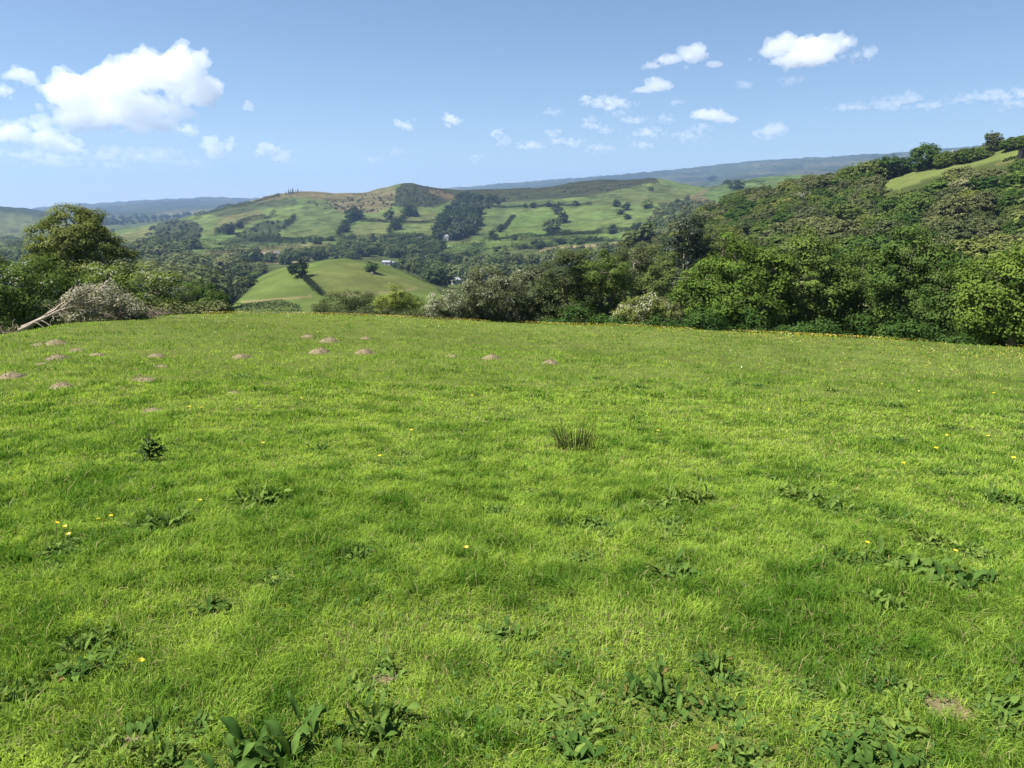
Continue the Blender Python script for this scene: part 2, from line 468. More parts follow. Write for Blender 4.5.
def build_ground():
    azf = np.radians(np.arange(-42, 42.01, 0.085))
    azb = np.radians(np.arange(45, 315.1, 3.0))
    AZ = np.concatenate([azf, azb])
    R = np.concatenate([np.geomspace(0.25, 30, 90, endpoint=False), np.linspace(30, 75, 90, endpoint=False),
                        np.geomspace(75, 350, 90, endpoint=False), np.geomspace(350, 2600, 240, endpoint=False), np.geomspace(2600, 13500, 75)])
    na, nr = len(AZ), len(R)
    aa, rr = np.meshgrid(AZ, R)
    X = (np.sin(aa) * rr).ravel(); Y = (np.cos(aa) * rr).ravel()
    Z = ground(X, Y)
    V = np.stack([X, Y, Z], 1)
    V = np.vstack([V, [[0, 0, float(ground(np.array([0.0]), np.array([0.0]))[0])]]])
    i, j = np.meshgrid(np.arange(nr - 1), np.arange(na), indexing='ij')
    j2 = (j + 1) % na
    Q = np.stack([i * na + j, i * na + j2, (i + 1) * na + j2, (i + 1) * na + j], -1).reshape(-1, 4)[:, ::-1]
    jj = np.arange(na)
    T = np.stack([np.full(na, nr * na), (jj + 1) % na, jj], 1)[:, ::-1]
    # land cover
    d = np.hypot(X, Y)
    px, py = project(X, Y, Z)
    n1 = fbm(X / 60, Y / 60, 41, 4)
    c = np.zeros((len(X), 3))
    c[:] = ROUGH
    c[:] = c * (0.75 + 0.5 * n1)[:, None]
    wob = 1.6 * (fbm(X / 25, Y / 25, 5, 2) - 0.5)
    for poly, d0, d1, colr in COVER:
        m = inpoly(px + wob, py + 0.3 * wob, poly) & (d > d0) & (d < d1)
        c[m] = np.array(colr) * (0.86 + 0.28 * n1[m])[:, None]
    # far country beyond: small pale and dark fields
    far = d > 2600
    sc = 260.0
    gx, gy = np.floor(X / sc + 1.5 * fbm(X / 700, Y / 700, 2, 2)), np.floor(Y / (sc * 1.6) + 1.5 * fbm(X / 700, Y / 700, 9, 2))
    cell = _hash(gx, gy, 77)
    farc = np.where(cell[:, None] < 0.45, np.array([[0.055, 0.07, 0.04]]), np.where(cell[:, None] < 0.8, np.array([[0.11, 0.145, 0.06]]), np.array([[0.20, 0.20, 0.11]])))
    k = sstep(2600, 3400, d)[:, None] * (np.abs(px - 0) > -1)[:, None]
    base_far = c * 0.35 + farc * 0.65
    c = np.where((far & ((px > 60) | (d > 4300)))[:, None], c * (1 - k) + base_far * k, c)
    g_ = c.mean(1, keepdims=True)
    c = (c * .92 + g_ * .08) * np.array([.54, .52, .44]) * np.where(d > 4500, .6, 1)[:, None]
    far_m = sstep(300, 700, d)[:, None]
    mot = (fbm(X / 22, Y / 22, 43, 4) - .5)[:, None]; mot2 = (fbm(X / 9, Y / 9, 44, 3) - .5)[:, None]
    c = c * (1 + far_m * (1.1 * mot + .8 * mot2)) * (1 + far_m * .25 * (fbm(X / 55, Y / 55, 45, 3) - .5)[:, None] * np.array([1, 0, -.3]))
    c = np.clip(c, .004, 1)
    # pasture underfoot: mossy thatch between the blades
    near = 1 - sstep(70, 110, d)
    th = np.array([0.080, 0.100, 0.026])[None] * (0.75 + 0.5 * fbm(X / 0.4, Y / 0.4, 51, 3))[:, None]
    c = c * (1 - near)[:, None] + th * near[:, None]
    c = np.vstack([c, c[:1]]) 
    m, nt, out = nodemat("ground_cover")
    at_ = nd(nt, "ShaderNodeAttribute", attribute_name="cover")
    geo = nd(nt, "ShaderNodeNewGeometry")
    nz = nd(nt, "ShaderNodeTexNoise"); nz.inputs["Scale"].default_value = 0.05; nz.inputs["Detail"].default_value = 9
    nz.inputs["Roughness"].default_value = 0.7
    nt.links.new(geo.outputs["Position"], nz.inputs["Vector"])
    mr = nd(nt, "ShaderNodeMapRange"); mr.inputs[1].default_value = 0.3; mr.inputs[2].default_value = 0.7; mr.inputs[3].default_value = 0.72; mr.inputs[4].default_value = 1.28
    nt.links.new(nz.outputs["Fac"], mr.inputs[0])
    hs = nd(nt, "ShaderNodeHueSaturation")
    nt.links.new(at_.outputs["Color"], hs.inputs["Color"]); nt.links.new(mr.outputs[0], hs.inputs["Value"])
    df = nd(nt, "ShaderNodeBsdfDiffuse"); nt.links.new(hs.outputs[0], df.inputs[0])
    nt.links.new(df.outputs[0], out.inputs[0])
    me = mesh_np("ground", V, [(Q, 0), (T, 0)], [m], point_attr={"cover": c}, smooth=True)
    tag(obj("ground", me), kind="structure")

build_ground()

# ------------------------------------------------------------------ haze
def build_haze():
    z0_, z1_ = float(np.nanmin(LZ)) - 90, float(LZ.max()) + 70
    s = 16500.0
    V = [(x, y, z) for x in (-s, s) for y in (-s, s) for z in (z0_, z1_)]
    F_ = np.array([(0, 1, 3, 2), (4, 6, 7, 5), (0, 4, 5, 1), (2, 3, 7, 6), (0, 2, 6, 4), (1, 5, 7, 3)])
    m, nt, out = nodemat("haze_air")
    pv = nd(nt, "ShaderNodeVolumePrincipled")
    pv.inputs["Color"].default_value = (0.37, 0.56, 0.93, 1)
    pv.inputs["Density"].default_value = 0.82e-4
    pv.inputs["Anisotropy"].default_value = 0.2
    nt.links.new(pv.outputs[0], out.inputs["Volume"])
    o = obj("haze", mesh_np("haze", V, [(F_, 0)], [m]))
    tag(o, kind="stuff")
    return z1_
HAZE_TOP = build_haze()

# ------------------------------------------------------------------ plant shapes
def unit(v):
    return v / np.maximum(np.linalg.norm(v, axis=-1, keepdims=True), 1e-9)

def rdir(n, rng):
    return unit(rng.normal(size=(n, 3)))

def leaf_quads(P, N, L, Wd, rng):
    n = len(P)
    t = unit(np.cross(N, rdir(n, rng)))
    b = np.cross(N, t)
    L = np.broadcast_to(np.asarray(L, float), (n,))[:, None]; Wd = np.broadcast_to(np.asarray(Wd, float), (n,))[:, None]
    V = np.stack([P - t * L * .5, P + b * Wd * .5 + t * L * .08, P + t * L * .5 - N * L * .12, P - b * Wd * .5 + t * L * .08], 1).reshape(-1, 3)
    return V, np.arange(4 * n).reshape(n, 4)

def tube(P, R, sides=6):
    P = np.asarray(P, float); R = np.asarray(R, float)
    T = unit(np.gradient(P, axis=0))
    up = np.array([0.31, 0.17, 0.93]) if abs(T[0, 2]) < 0.8 else np.array([0.95, 0.2, 0.1])
    a = unit(np.cross(T, up)); b = np.cross(T, a)
    th = np.linspace(0, 2 * np.pi, sides, endpoint=False)
    V = (P[:, None] + R[:, None, None] * (np.cos(th)[None, :, None] * a[:, None] + np.sin(th)[None, :, None] * b[:, None])).reshape(-1, 3)
    n = len(P)
    i, j = np.meshgrid(np.arange(n - 1), np.arange(sides), indexing='ij')
    j2 = (j + 1) % sides
    return V, np.stack([i * sides + j, i * sides + j2, (i + 1) * sides + j2, (i + 1) * sides + j], -1).reshape(-1, 4)

def merge(parts):
    Vs, Fs, o = [], [], 0
    for V, F_ in parts:
        Vs.append(V); Fs.append(F_ + o); o += len(V)
    return np.vstack(Vs), np.vstack(Fs)

def lobes_leaves(lobes, rng, spacing, per, lsize, bias=0.25, drop=0.12, puff=1.0, droop=0.0):
    """leaf clumps over a set of ellipsoid lobes (centre, radii); returns P, N, tint, clump centres"""
    Ps, Ns, Ts, Cs = [], [], [], []
    C0 = np.array([l[0] for l in lobes]); R0 = np.array([l[1] for l in lobes])
    for k in range(len(lobes)):
        c, r = C0[k], R0[k]
        area = 4 * np.pi * ((r[0] * r[1]) ** 1.6 / 3 + (r[0] * r[2]) ** 1.6 / 3 + (r[1] * r[2]) ** 1.6 / 3) ** (1 / 1.6)
        n = max(6, int(area / spacing ** 2))
        u = rdir(n, rng)
        s = rng.uniform(0.62, 1.12, n) ** 0.8
        s *= 1 + 0.22 * np.sin(u[:, 0] * 5 + k) * np.cos(u[:, 2] * 4 + 2 * k)
        cc = c + u * r * s[:, None]
        keep = rng.random(n) > drop
        for q in range(len(lobes)):
            if q != k:
                keep &= (((cc - C0[q]) / R0[q]) ** 2).sum(1) > 0.5
        cc, u = cc[keep], u[keep]
        for ci, ui in zip(cc, u):
            m = int(per * rng.uniform(0.5, 1.4))
            cr = spacing * rng.uniform(0.55, 1.05) * puff
            v = rdir(m, rng)
            v[:, 2] = np.where(rng.random(m) < bias + 0.35, np.abs(v[:, 2]), v[:, 2])
            rad = cr * rng.uniform(0.25, 1.0, m) ** 0.6
            p = ci + v * rad[:, None] * np.array([1.1, 1.1, 0.8])
            p[:, 2] -= droop * rad * rng.random(m)
            N = unit(0.8 * v + 0.35 * ui + np.array([0, 0, 0.4]) + 0.38 * rdir(m, rng))
            Ps.append(p); Ns.append(N)
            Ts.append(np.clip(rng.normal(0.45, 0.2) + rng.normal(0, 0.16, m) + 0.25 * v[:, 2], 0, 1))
        Cs.append(cc)
    return np.vstack(Ps), np.vstack(Ns), np.concatenate(Ts), np.vstack(Cs)

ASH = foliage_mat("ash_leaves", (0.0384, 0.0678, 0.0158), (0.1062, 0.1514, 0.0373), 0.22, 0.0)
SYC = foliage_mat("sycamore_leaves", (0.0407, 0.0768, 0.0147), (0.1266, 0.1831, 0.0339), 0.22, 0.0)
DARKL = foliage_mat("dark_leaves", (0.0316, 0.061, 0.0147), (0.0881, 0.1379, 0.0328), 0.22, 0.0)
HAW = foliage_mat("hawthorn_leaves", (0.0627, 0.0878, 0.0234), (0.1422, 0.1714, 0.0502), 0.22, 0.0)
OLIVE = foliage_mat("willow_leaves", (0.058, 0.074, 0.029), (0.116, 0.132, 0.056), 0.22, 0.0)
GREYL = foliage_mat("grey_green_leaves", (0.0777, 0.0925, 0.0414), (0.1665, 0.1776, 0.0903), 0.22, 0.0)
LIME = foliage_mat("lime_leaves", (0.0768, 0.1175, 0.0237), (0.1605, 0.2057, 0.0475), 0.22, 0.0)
FARD = foliage_mat("distant_leaves", (0.0163, 0.0281, 0.0104), (0.0444, 0.0607, 0.0207), 0.1)
WOODL = foliage_mat("valley_wood_leaves", (0.028, 0.044, 0.017), (0.082, 0.108, 0.040), 0.12)
CONIF = foliage_mat("conifer_needles", (0.0133, 0.0237, 0.0118), (0.0333, 0.0481, 0.0222), 0.1, 0.02)
BLOSSOM = foliage_mat("hawthorn_blossom", (0.24, 0.25, 0.17), (0.40, 0.40, 0.30), 0.2)
DRYLEAF = foliage_mat("dry_leaves", (0.19, 0.18, 0.13), (0.42, 0.405, 0.32), 0.2)

def lobe_pts(lobes, d, rng, depth=0.85):
    out = []
    for (px, py, rx, ry) in lobes:
        az, sl = ray(px, py)
        dd = d + rng.uniform(-0.6, 0.6) * rx * d / FPX
        c = np.array([math.sin(az) * dd, math.cos(az) * dd, EYE + sl * dd])
        s = dd / FPX * 1.02
        out.append((c, np.array([rx * s, rx * s * depth, ry * s])))
    return out

def near_tree(name, label, cat, lobes, d, mat, spacing=0.85, per=70, leaf=0.17, seed=0, blossom=0.0, group=None, trunk_r=None, dead=0.0, drop=0.12, skirt=True, stems=False):
    rng = np.random.default_rng(1000 + seed)
    L = lobe_pts(lobes, d, rng)
    ctr = np.mean([c for c, r in L], axis=0)
    gx, gy = ctr[0], ctr[1]
    gz = float(ground(np.array([gx]), np.array([gy]))[0])
    if skirt:                               # foliage carried down towards the ground beyond the brow
        lo = min(c[2] - r[2] for c, r in L)
        w = max(c[0] + r[0] for c, r in L) - min(c[0] - r[0] for c, r in L)
        if lo > gz + 1.0:
            L.append((np.array([gx, gy, (lo + gz + 0.5) / 2 + 0.2]), np.array([w * .42, w * .36, max(0.6, (lo - gz) * .62)])))
    root = empty(name, (gx, gy, gz))
    tag(root, label, cat, group)
    base = np.array([gx, gy, gz])
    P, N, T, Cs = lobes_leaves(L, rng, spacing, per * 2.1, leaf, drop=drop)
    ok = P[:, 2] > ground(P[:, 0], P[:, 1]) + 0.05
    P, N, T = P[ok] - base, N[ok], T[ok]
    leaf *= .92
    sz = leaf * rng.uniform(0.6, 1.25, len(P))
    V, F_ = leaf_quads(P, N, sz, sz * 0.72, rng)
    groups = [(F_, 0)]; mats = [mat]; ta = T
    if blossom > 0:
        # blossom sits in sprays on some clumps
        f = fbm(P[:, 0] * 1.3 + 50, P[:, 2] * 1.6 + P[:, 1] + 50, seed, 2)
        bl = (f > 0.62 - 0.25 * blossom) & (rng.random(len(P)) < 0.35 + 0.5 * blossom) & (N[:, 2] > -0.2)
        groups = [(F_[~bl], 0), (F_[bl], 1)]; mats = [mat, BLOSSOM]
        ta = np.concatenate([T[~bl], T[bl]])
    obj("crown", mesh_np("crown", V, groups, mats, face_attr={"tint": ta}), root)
    if stems:                               # a hedge: many thin stems, no single trunk
        for c, r in L:
            e = c - base
            fz = float(ground(c[:1], c[1:2])[0]) - gz
            parts = []
            for q in range(3):
                o_ = rng.normal(0, .35, 3) * np.array([1, 1, 0])
                parts.append(tube([np.array([e[0], e[1], fz - .25]), (np.array([e[0], e[1], fz]) + e) * .5 + o_, e + o_ * 1.8], [.06, .04, .015], 5))
            V, F_ = merge(parts)
            obj("stem", mesh_np("stem", V, [(F_, 0)], [BARK], smooth=True), root)
        return root
    # trunk and limbs reaching into the lobes
    top = max(c[2] + r[2] for c, r in L) - gz
    tr = trunk_r or 0.028 * top + 0.05
    hub = np.array([0, 0, top * 0.42]) + np.array([(ctr[0] - gx) * .5, 0, 0])
    parts = [tube([np.array([0, 0, -0.3]), np.array([0.03, 0, top * .1]), np.array([0.05, .02, top * .25]), hub], [tr * 1.35, tr, tr * .85, tr * .7], 8)]
    for c, r in L:
        e = c - base
        mid = hub * .5 + e * .5 + rng.normal(0, .2, 3)
        parts.append(tube([hub * .75, mid, e, e + rng.normal(0, .6, 3) * r], [tr * .55, tr * .36, tr * .2, tr * .05], 5))
    pick = Cs[rng.permutation(len(Cs))[:26]] - base
    for e in pick:
        q = min(L, key=lambda l: ((l[0] - base - e) ** 2).sum())
        s = q[0] - base
        parts.append(tube([s, s * .5 + e * .5 + rng.normal(0, .15, 3), e], [tr * .18, tr * .1, tr * .03], 4))
    V, F_ = merge(parts)
    obj("trunk", mesh_np("trunk", V, [(F_, 0)], [BARK], smooth=True), root)
    return root

def build_near_trees():
    NT = near_tree
    NT("tall_tree", "tall dark tree rising above the bushes behind the fallen tree", "tree", [(78, 228, 22, 18), (62, 242, 24, 18), (94, 247, 22, 20), (58, 262, 24, 18), (88, 268, 30, 20), (112, 264, 20, 13), (72, 278, 30, 14)], 62, HAW, .75, 80, .16, seed=1, drop=.08)
    NT("hawthorn_bush", "broad olive hawthorn bush behind the foot of the fallen tree", "bush", [(14, 284, 30, 22), (44, 286, 26, 20), (-18, 285, 26, 24), (30, 306, 28, 16), (-5, 310, 26, 16), (60, 300, 20, 14)], 47, LIME, .8, 75, .14, seed=2, blossom=.04)
    NT("hawthorn_bush", "rounded green bush just beyond the blossoming end of the fallen tree", "bush", [(150, 292, 26, 20), (122, 285, 22, 16), (140, 305, 30, 14), (108, 282, 20, 14), (165, 302, 18, 16)], 55, LIME, .8, 75, .15, seed=3, blossom=.05)
    NT("hawthorn_bush", "yellowish hawthorn bush at the end of the hedge beside the dark holly", "bush", [(172, 298, 14, 15), (182, 305, 10, 11), (160, 308, 12, 9)], 57, LIME, .6, 70, .13, seed=4, blossom=.3)
    NT("holly_bush", "low dark green bush where the hedge ends beside the grassy brow", "bush", [(203, 301, 20, 11), (196, 293, 13, 9), (222, 306, 14, 8), (185, 306, 14, 9)], 74, DARKL, .8, 65, .17, seed=5)
    NT("shrub", "rounded green shrub below the knoll hedge, nearest the field brow", "bush", [(338, 306, 16, 10), (355, 301, 14, 11), (372, 306, 16, 10), (325, 311, 12, 6)], 84, OLIVE, .85, 65, .17, seed=6)
    NT("shrub", "yellow-green shrub with a pointed top beyond the brow", "bush", [(396, 299, 12, 11), (388, 308, 14, 9), (405, 308, 14, 9)], 74, LIME, .75, 65, .16, seed=7)
    NT("shrub", "low dark shrub between the pointed shrub and the white hawthorn", "bush", [(418, 309, 16, 10), (412, 303, 9, 7)], 78, ASH, .8, 60, .16, seed=8)
    NT("hawthorn_bush", "small hawthorn thick with white blossom beside the grey flowering tree", "bush", [(438, 309, 11, 11), (446, 314, 10, 8)], 66, GREYL, .6, 70, .13, seed=9, blossom=.45)
    NT("hawthorn_tree", "wide pale grey-green flowering tree at the middle of the field edge", "tree", [(495, 291, 28, 20), (468, 302, 20, 16), (522, 297, 24, 22), (500, 311, 42, 13), (532, 285, 14, 14), (478, 290, 14, 12)], 60, GREYL, .75, 80, .14, seed=10, blossom=.1)
    NT("willow_tree", "dull olive willow leaning against the bright green ash", "tree", [(565, 276, 20, 20), (555, 298, 20, 20), (575, 306, 24, 16), (572, 262, 14, 11)], 60, OLIVE, .8, 72, .15, seed=11)
    NT("ash_tree", "rich green ash tree standing right of the olive willow", "tree", [(601, 273, 24, 20), (608, 298, 24, 24), (592, 290, 18, 28), (618, 280, 14, 16)], 63, ASH, .8, 75, .16, seed=12)
    NT("hawthorn_bush", "hawthorn with sprays of white blossom between ash and big sycamore", "bush", [(642, 312, 17, 13), (654, 306, 13, 11), (630, 316, 16, 10)], 55, HAW, .6, 75, .13, seed=13, blossom=.05)
    NT("hawthorn_bush", "plain green bush tucked under the left side of the big sycamore", "bush", [(672, 311, 16, 14), (664, 320, 16, 8), (684, 318, 14, 10)], 56, OLIVE, .65, 72, .14, seed=14)
    NT("sycamore_tree", "big bright green sycamore with layered leafy boughs at the field edge", "tree", [(736, 262, 26, 20), (716, 280, 28, 20), (758, 282, 28, 24), (735, 303, 40, 22), (698, 300, 20, 20), (776, 270, 16, 18), (772, 306, 22, 22)], 57, SYC, .95, 80, .2, seed=15)
    NT("sycamore_tree", "dark upright tree next to the bright sycamore, pointed crown", "tree", [(813, 258, 18, 22), (802, 285, 24, 26), (825, 288, 24, 26), (814, 312, 32, 20)], 59, DARKL, .9, 80, .18, seed=16)
    NT("ash_tree", "olive-tinted tree between the dark pointed tree and the tallest edge tree", "tree", [(862, 272, 24, 20), (848, 294, 24, 26), (878, 296, 24, 26), (862, 318, 34, 18)], 60, ASH, .9, 78, .18, seed=17)
    NT("sycamore_tree", "tallest dark tree of the field edge with a broad domed crown", "tree", [(912, 256, 24, 20), (896, 278, 24, 24), (930, 282, 26, 26), (914, 308, 40, 24), (940, 262, 14, 16)], 57, DARKL, .95, 80, .19, seed=18)
    NT("oak_tree", "dark rounded tree half hidden by the sunlit tree at the frame edge", "tree", [(958, 290, 22, 24), (948, 314, 22, 20), (972, 312, 22, 20)], 53, ASH, .85, 78, .17, seed=19)
    NT("sycamore_tree", "sunlit yellow-green tree at the far right of the field edge", "tree", [(996, 282, 24, 20), (1018, 288, 26, 28), (986, 308, 22, 22), (1010, 322, 36, 18), (1044, 280, 28, 34), (1052, 318, 30, 22)], 47, SYC, .85, 85, .17, seed=20)
    NT("willow_tree", "rounded grey-olive willow behind the ash, in the gully", "tree", [(634, 264, 22, 20), (622, 282, 22, 18), (648, 284, 20, 18)], 105, OLIVE, 1.2, 60, .24, seed=21)
    NT("ivy_tree", "dark ivy-covered tree standing tall in the gully left of the sycamore", "tree", [(689, 232, 15, 18), (684, 254, 20, 20), (700, 256, 15, 20), (690, 276, 24, 18)], 112, CONIF, 1.2, 65, .26, seed=22)
    NT("willow_tree", "fresh green tree in the gully between ivy tree and willow", "tree", [(662, 285, 16, 18), (668, 268, 10, 12)], 98, HAW, 1.1, 60, .23, seed=23)
    NT("birch_tree", "feathery light green tree above and behind the bright sycamore", "tree", [(724, 240, 15, 14), (716, 254, 16, 14), (738, 250, 16, 14)], 120, HAW, 1.2, 60, .25, seed=24)

    cr = lambda q: np.interp(q, [540, 640, 700, 800, 940, 1060], [325, 328, 331, 336, 344, 352])
    NT("hedge", "overgrown dark hedge along the field edge under the big trees", "hedge", [(q + 7 * math.sin(q * 1.7), cr(q) - 3 - 4 * math.sin(q * .9), 15 + 5 * math.sin(q * 2.3), 8 + 4 * math.sin(q * .9)) for q in range(556, 1070, 24)], 50, DARKL, .8, 60, .17, seed=31, skirt=False, stems=True)
    NT("hedge", "low hedge of mixed bushes beyond the brow under the flowering tree", "hedge", [(q, 319 + (q - 400) * .03, 14, 7) for q in range(322, 550, 20)], 68, OLIVE, .8, 60, .17, seed=32, skirt=False, stems=True)
    NT("hedge", "dark hedge behind the fallen tree along the field edge", "hedge", [(q, np.interp(q, [-30, 60, 120, 200], [334, 323, 318, 316]) - 2, 16, 8) for q in range(-30, 215, 20)], 52, OLIVE, .8, 60, .17, seed=33, skirt=False, stems=True)

build_near_trees()

# ------------------------------------------------------------------ small and far trees: unit-height shapes
def proto_tree(seed, n_lobes, spacing, per, leaf, wide=0.42, tall=1.0, stem=True):
    rng = np.random.default_rng(500 + seed)
    lobes = []
    for k in range(n_lobes):
        a = rng.uniform(0, 2 * np.pi); q = rng.uniform(0, 1) ** .5 * wide * .55
        zc = rng.uniform(0.3, 0.72)
        r = rng.uniform(.45, .75) * wide * (1.15 - 0.5 * abs(zc - .45))
        lobes.append((np.array([math.cos(a) * q, math.sin(a) * q, zc]), np.array([r, r, min(r * rng.uniform(.75, 1.1), 1 - zc, zc + .05)])))
    lobes.append((np.array([0, 0, .45]), np.array([wide * .8, wide * .8, .45])))
    P, N, T, Cs = lobes_leaves(lobes, rng, spacing, per, leaf, drop=.1)
    ok = P[:, 2] > -0.02
    P, N, T = P[ok], N[ok], T[ok]
    P[:, 2] *= tall
    sz = leaf * rng.uniform(.6, 1.3, len(P))
    V, F_ = leaf_quads(P, N, sz, sz * .78, rng)
    if stem:
        tv, tf = tube([np.array([0, 0, -.12]), np.array([0.01, 0, .3 * tall]), np.array([0, 0.01, .6 * tall])], [.035, .025, .012], 5)
    else:
        tv, tf = np.zeros((0, 3)), np.zeros((0, 4), int)
    return V, F_, T, tv, tf

def proto_conifer(seed):
    rng = np.random.default_rng(seed)
    Ps, Ns, Ts = [], [], []
    for k in range(15):
        z = .12 + .86 * k / 15
        r = .2 * (1 - z) ** .8 + .015
        m = int(20 + 60 * (1 - z))
        a = rng.uniform(0, 2 * np.pi, m); q = r * rng.uniform(.2, 1.1, m)
        p = np.stack([np.cos(a) * q, np.sin(a) * q, z - q * .35 + rng.normal(0, .012, m)], 1)
        Ps.append(p); Ns.append(unit(np.stack([np.cos(a), np.sin(a), np.full(m, .9)], 1) + .4 * rdir(m, rng))); Ts.append(rng.random(m))
    P, N, T = np.vstack(Ps), np.vstack(Ns), np.concatenate(Ts)
    V, F_ = leaf_quads(P, N, .075, .05, rng)
    tv, tf = tube([np.array([0, 0, -.08]), np.array([0, 0, .5]), np.array([0, 0, .95])], [.02, .014, .004], 5)
    return V, F_, T, tv, tf

def proto_mesh(name, pr, mat):
    V, F_, T, tv, tf = pr
    if len(tv):
        return mesh_np(name, np.vstack([V, tv]), [(F_, 0), (tf + len(V), 1)], [mat, BARK], face_attr={"tint": np.concatenate([T, np.zeros(len(tf))])})
    return mesh_np(name, V, [(F_, 0)], [mat], face_attr={"tint": T})

SCRUB_P = [proto_tree(k, 4, .12, 24, .06, wide=w, stem=True) for k, w in enumerate((.55, .6, .5, .66, .58, .48))]
FAR_P = [proto_tree(20 + k, 3, .24, 16, .13, wide=w, stem=True) for k, w in enumerate((.45, .5, .42, .55, .48))]
WOOD_P = [proto_tree(40 + k, 2, .34, 11, .2, wide=w, stem=False) for k, w in enumerate((.5, .55, .46, .6))]
CONE_P = [proto_conifer(60), proto_conifer(61)]

def place_copy(name, me, p, h, rng, label, cat, group, sx=1.0):
    o = bpy.data.objects.new(name, me)
    o.location = p
    o.rotation_euler = (0, 0, rng.uniform(0, 6.28))
    o.scale = (h * sx, h * sx, h)
    COL.objects.link(o)
    tag(o, label, cat, group)
    return o

def mass(name, pts, hs, protos, mats, rng, label, wide=1.0, kind="stuff", cat=None, tag_label=True, matpick=None):
    """many plants as one mesh"""
    Vs, Ts, Fs, o = [], [], [[] for _ in mats], 0
    TT = [[] for _ in mats]
    for i, (p, h) in enumerate(zip(pts, hs)):
        V, F_, T, tv, tf = protos[rng.integers(len(protos))]
        a = rng.uniform(0, 6.28); c, s = math.cos(a), math.sin(a)
        w = h * wide * rng.uniform(.85, 1.2)
        X = np.stack([(V[:, 0] * c - V[:, 1] * s) * w, (V[:, 0] * s + V[:, 1] * c) * w, V[:, 2] * h], 1) + p
        k = matpick[i] if matpick is not None else rng.integers(len(mats))
        Vs.append(X); Fs[k].append(F_ + o); TT[k].append(np.clip(T + rng.normal(0, .18), 0, 1)); o += len(X)
    gs = [(np.vstack(f), k) for k, f in enumerate(Fs) if f]
    ta = np.concatenate([np.concatenate(t) for t in TT if t])
    ob = obj(name, mesh_np(name, np.vstack(Vs), gs, mats, face_attr={"tint": ta}))
    tag(ob, label, cat, kind=kind)
    return ob

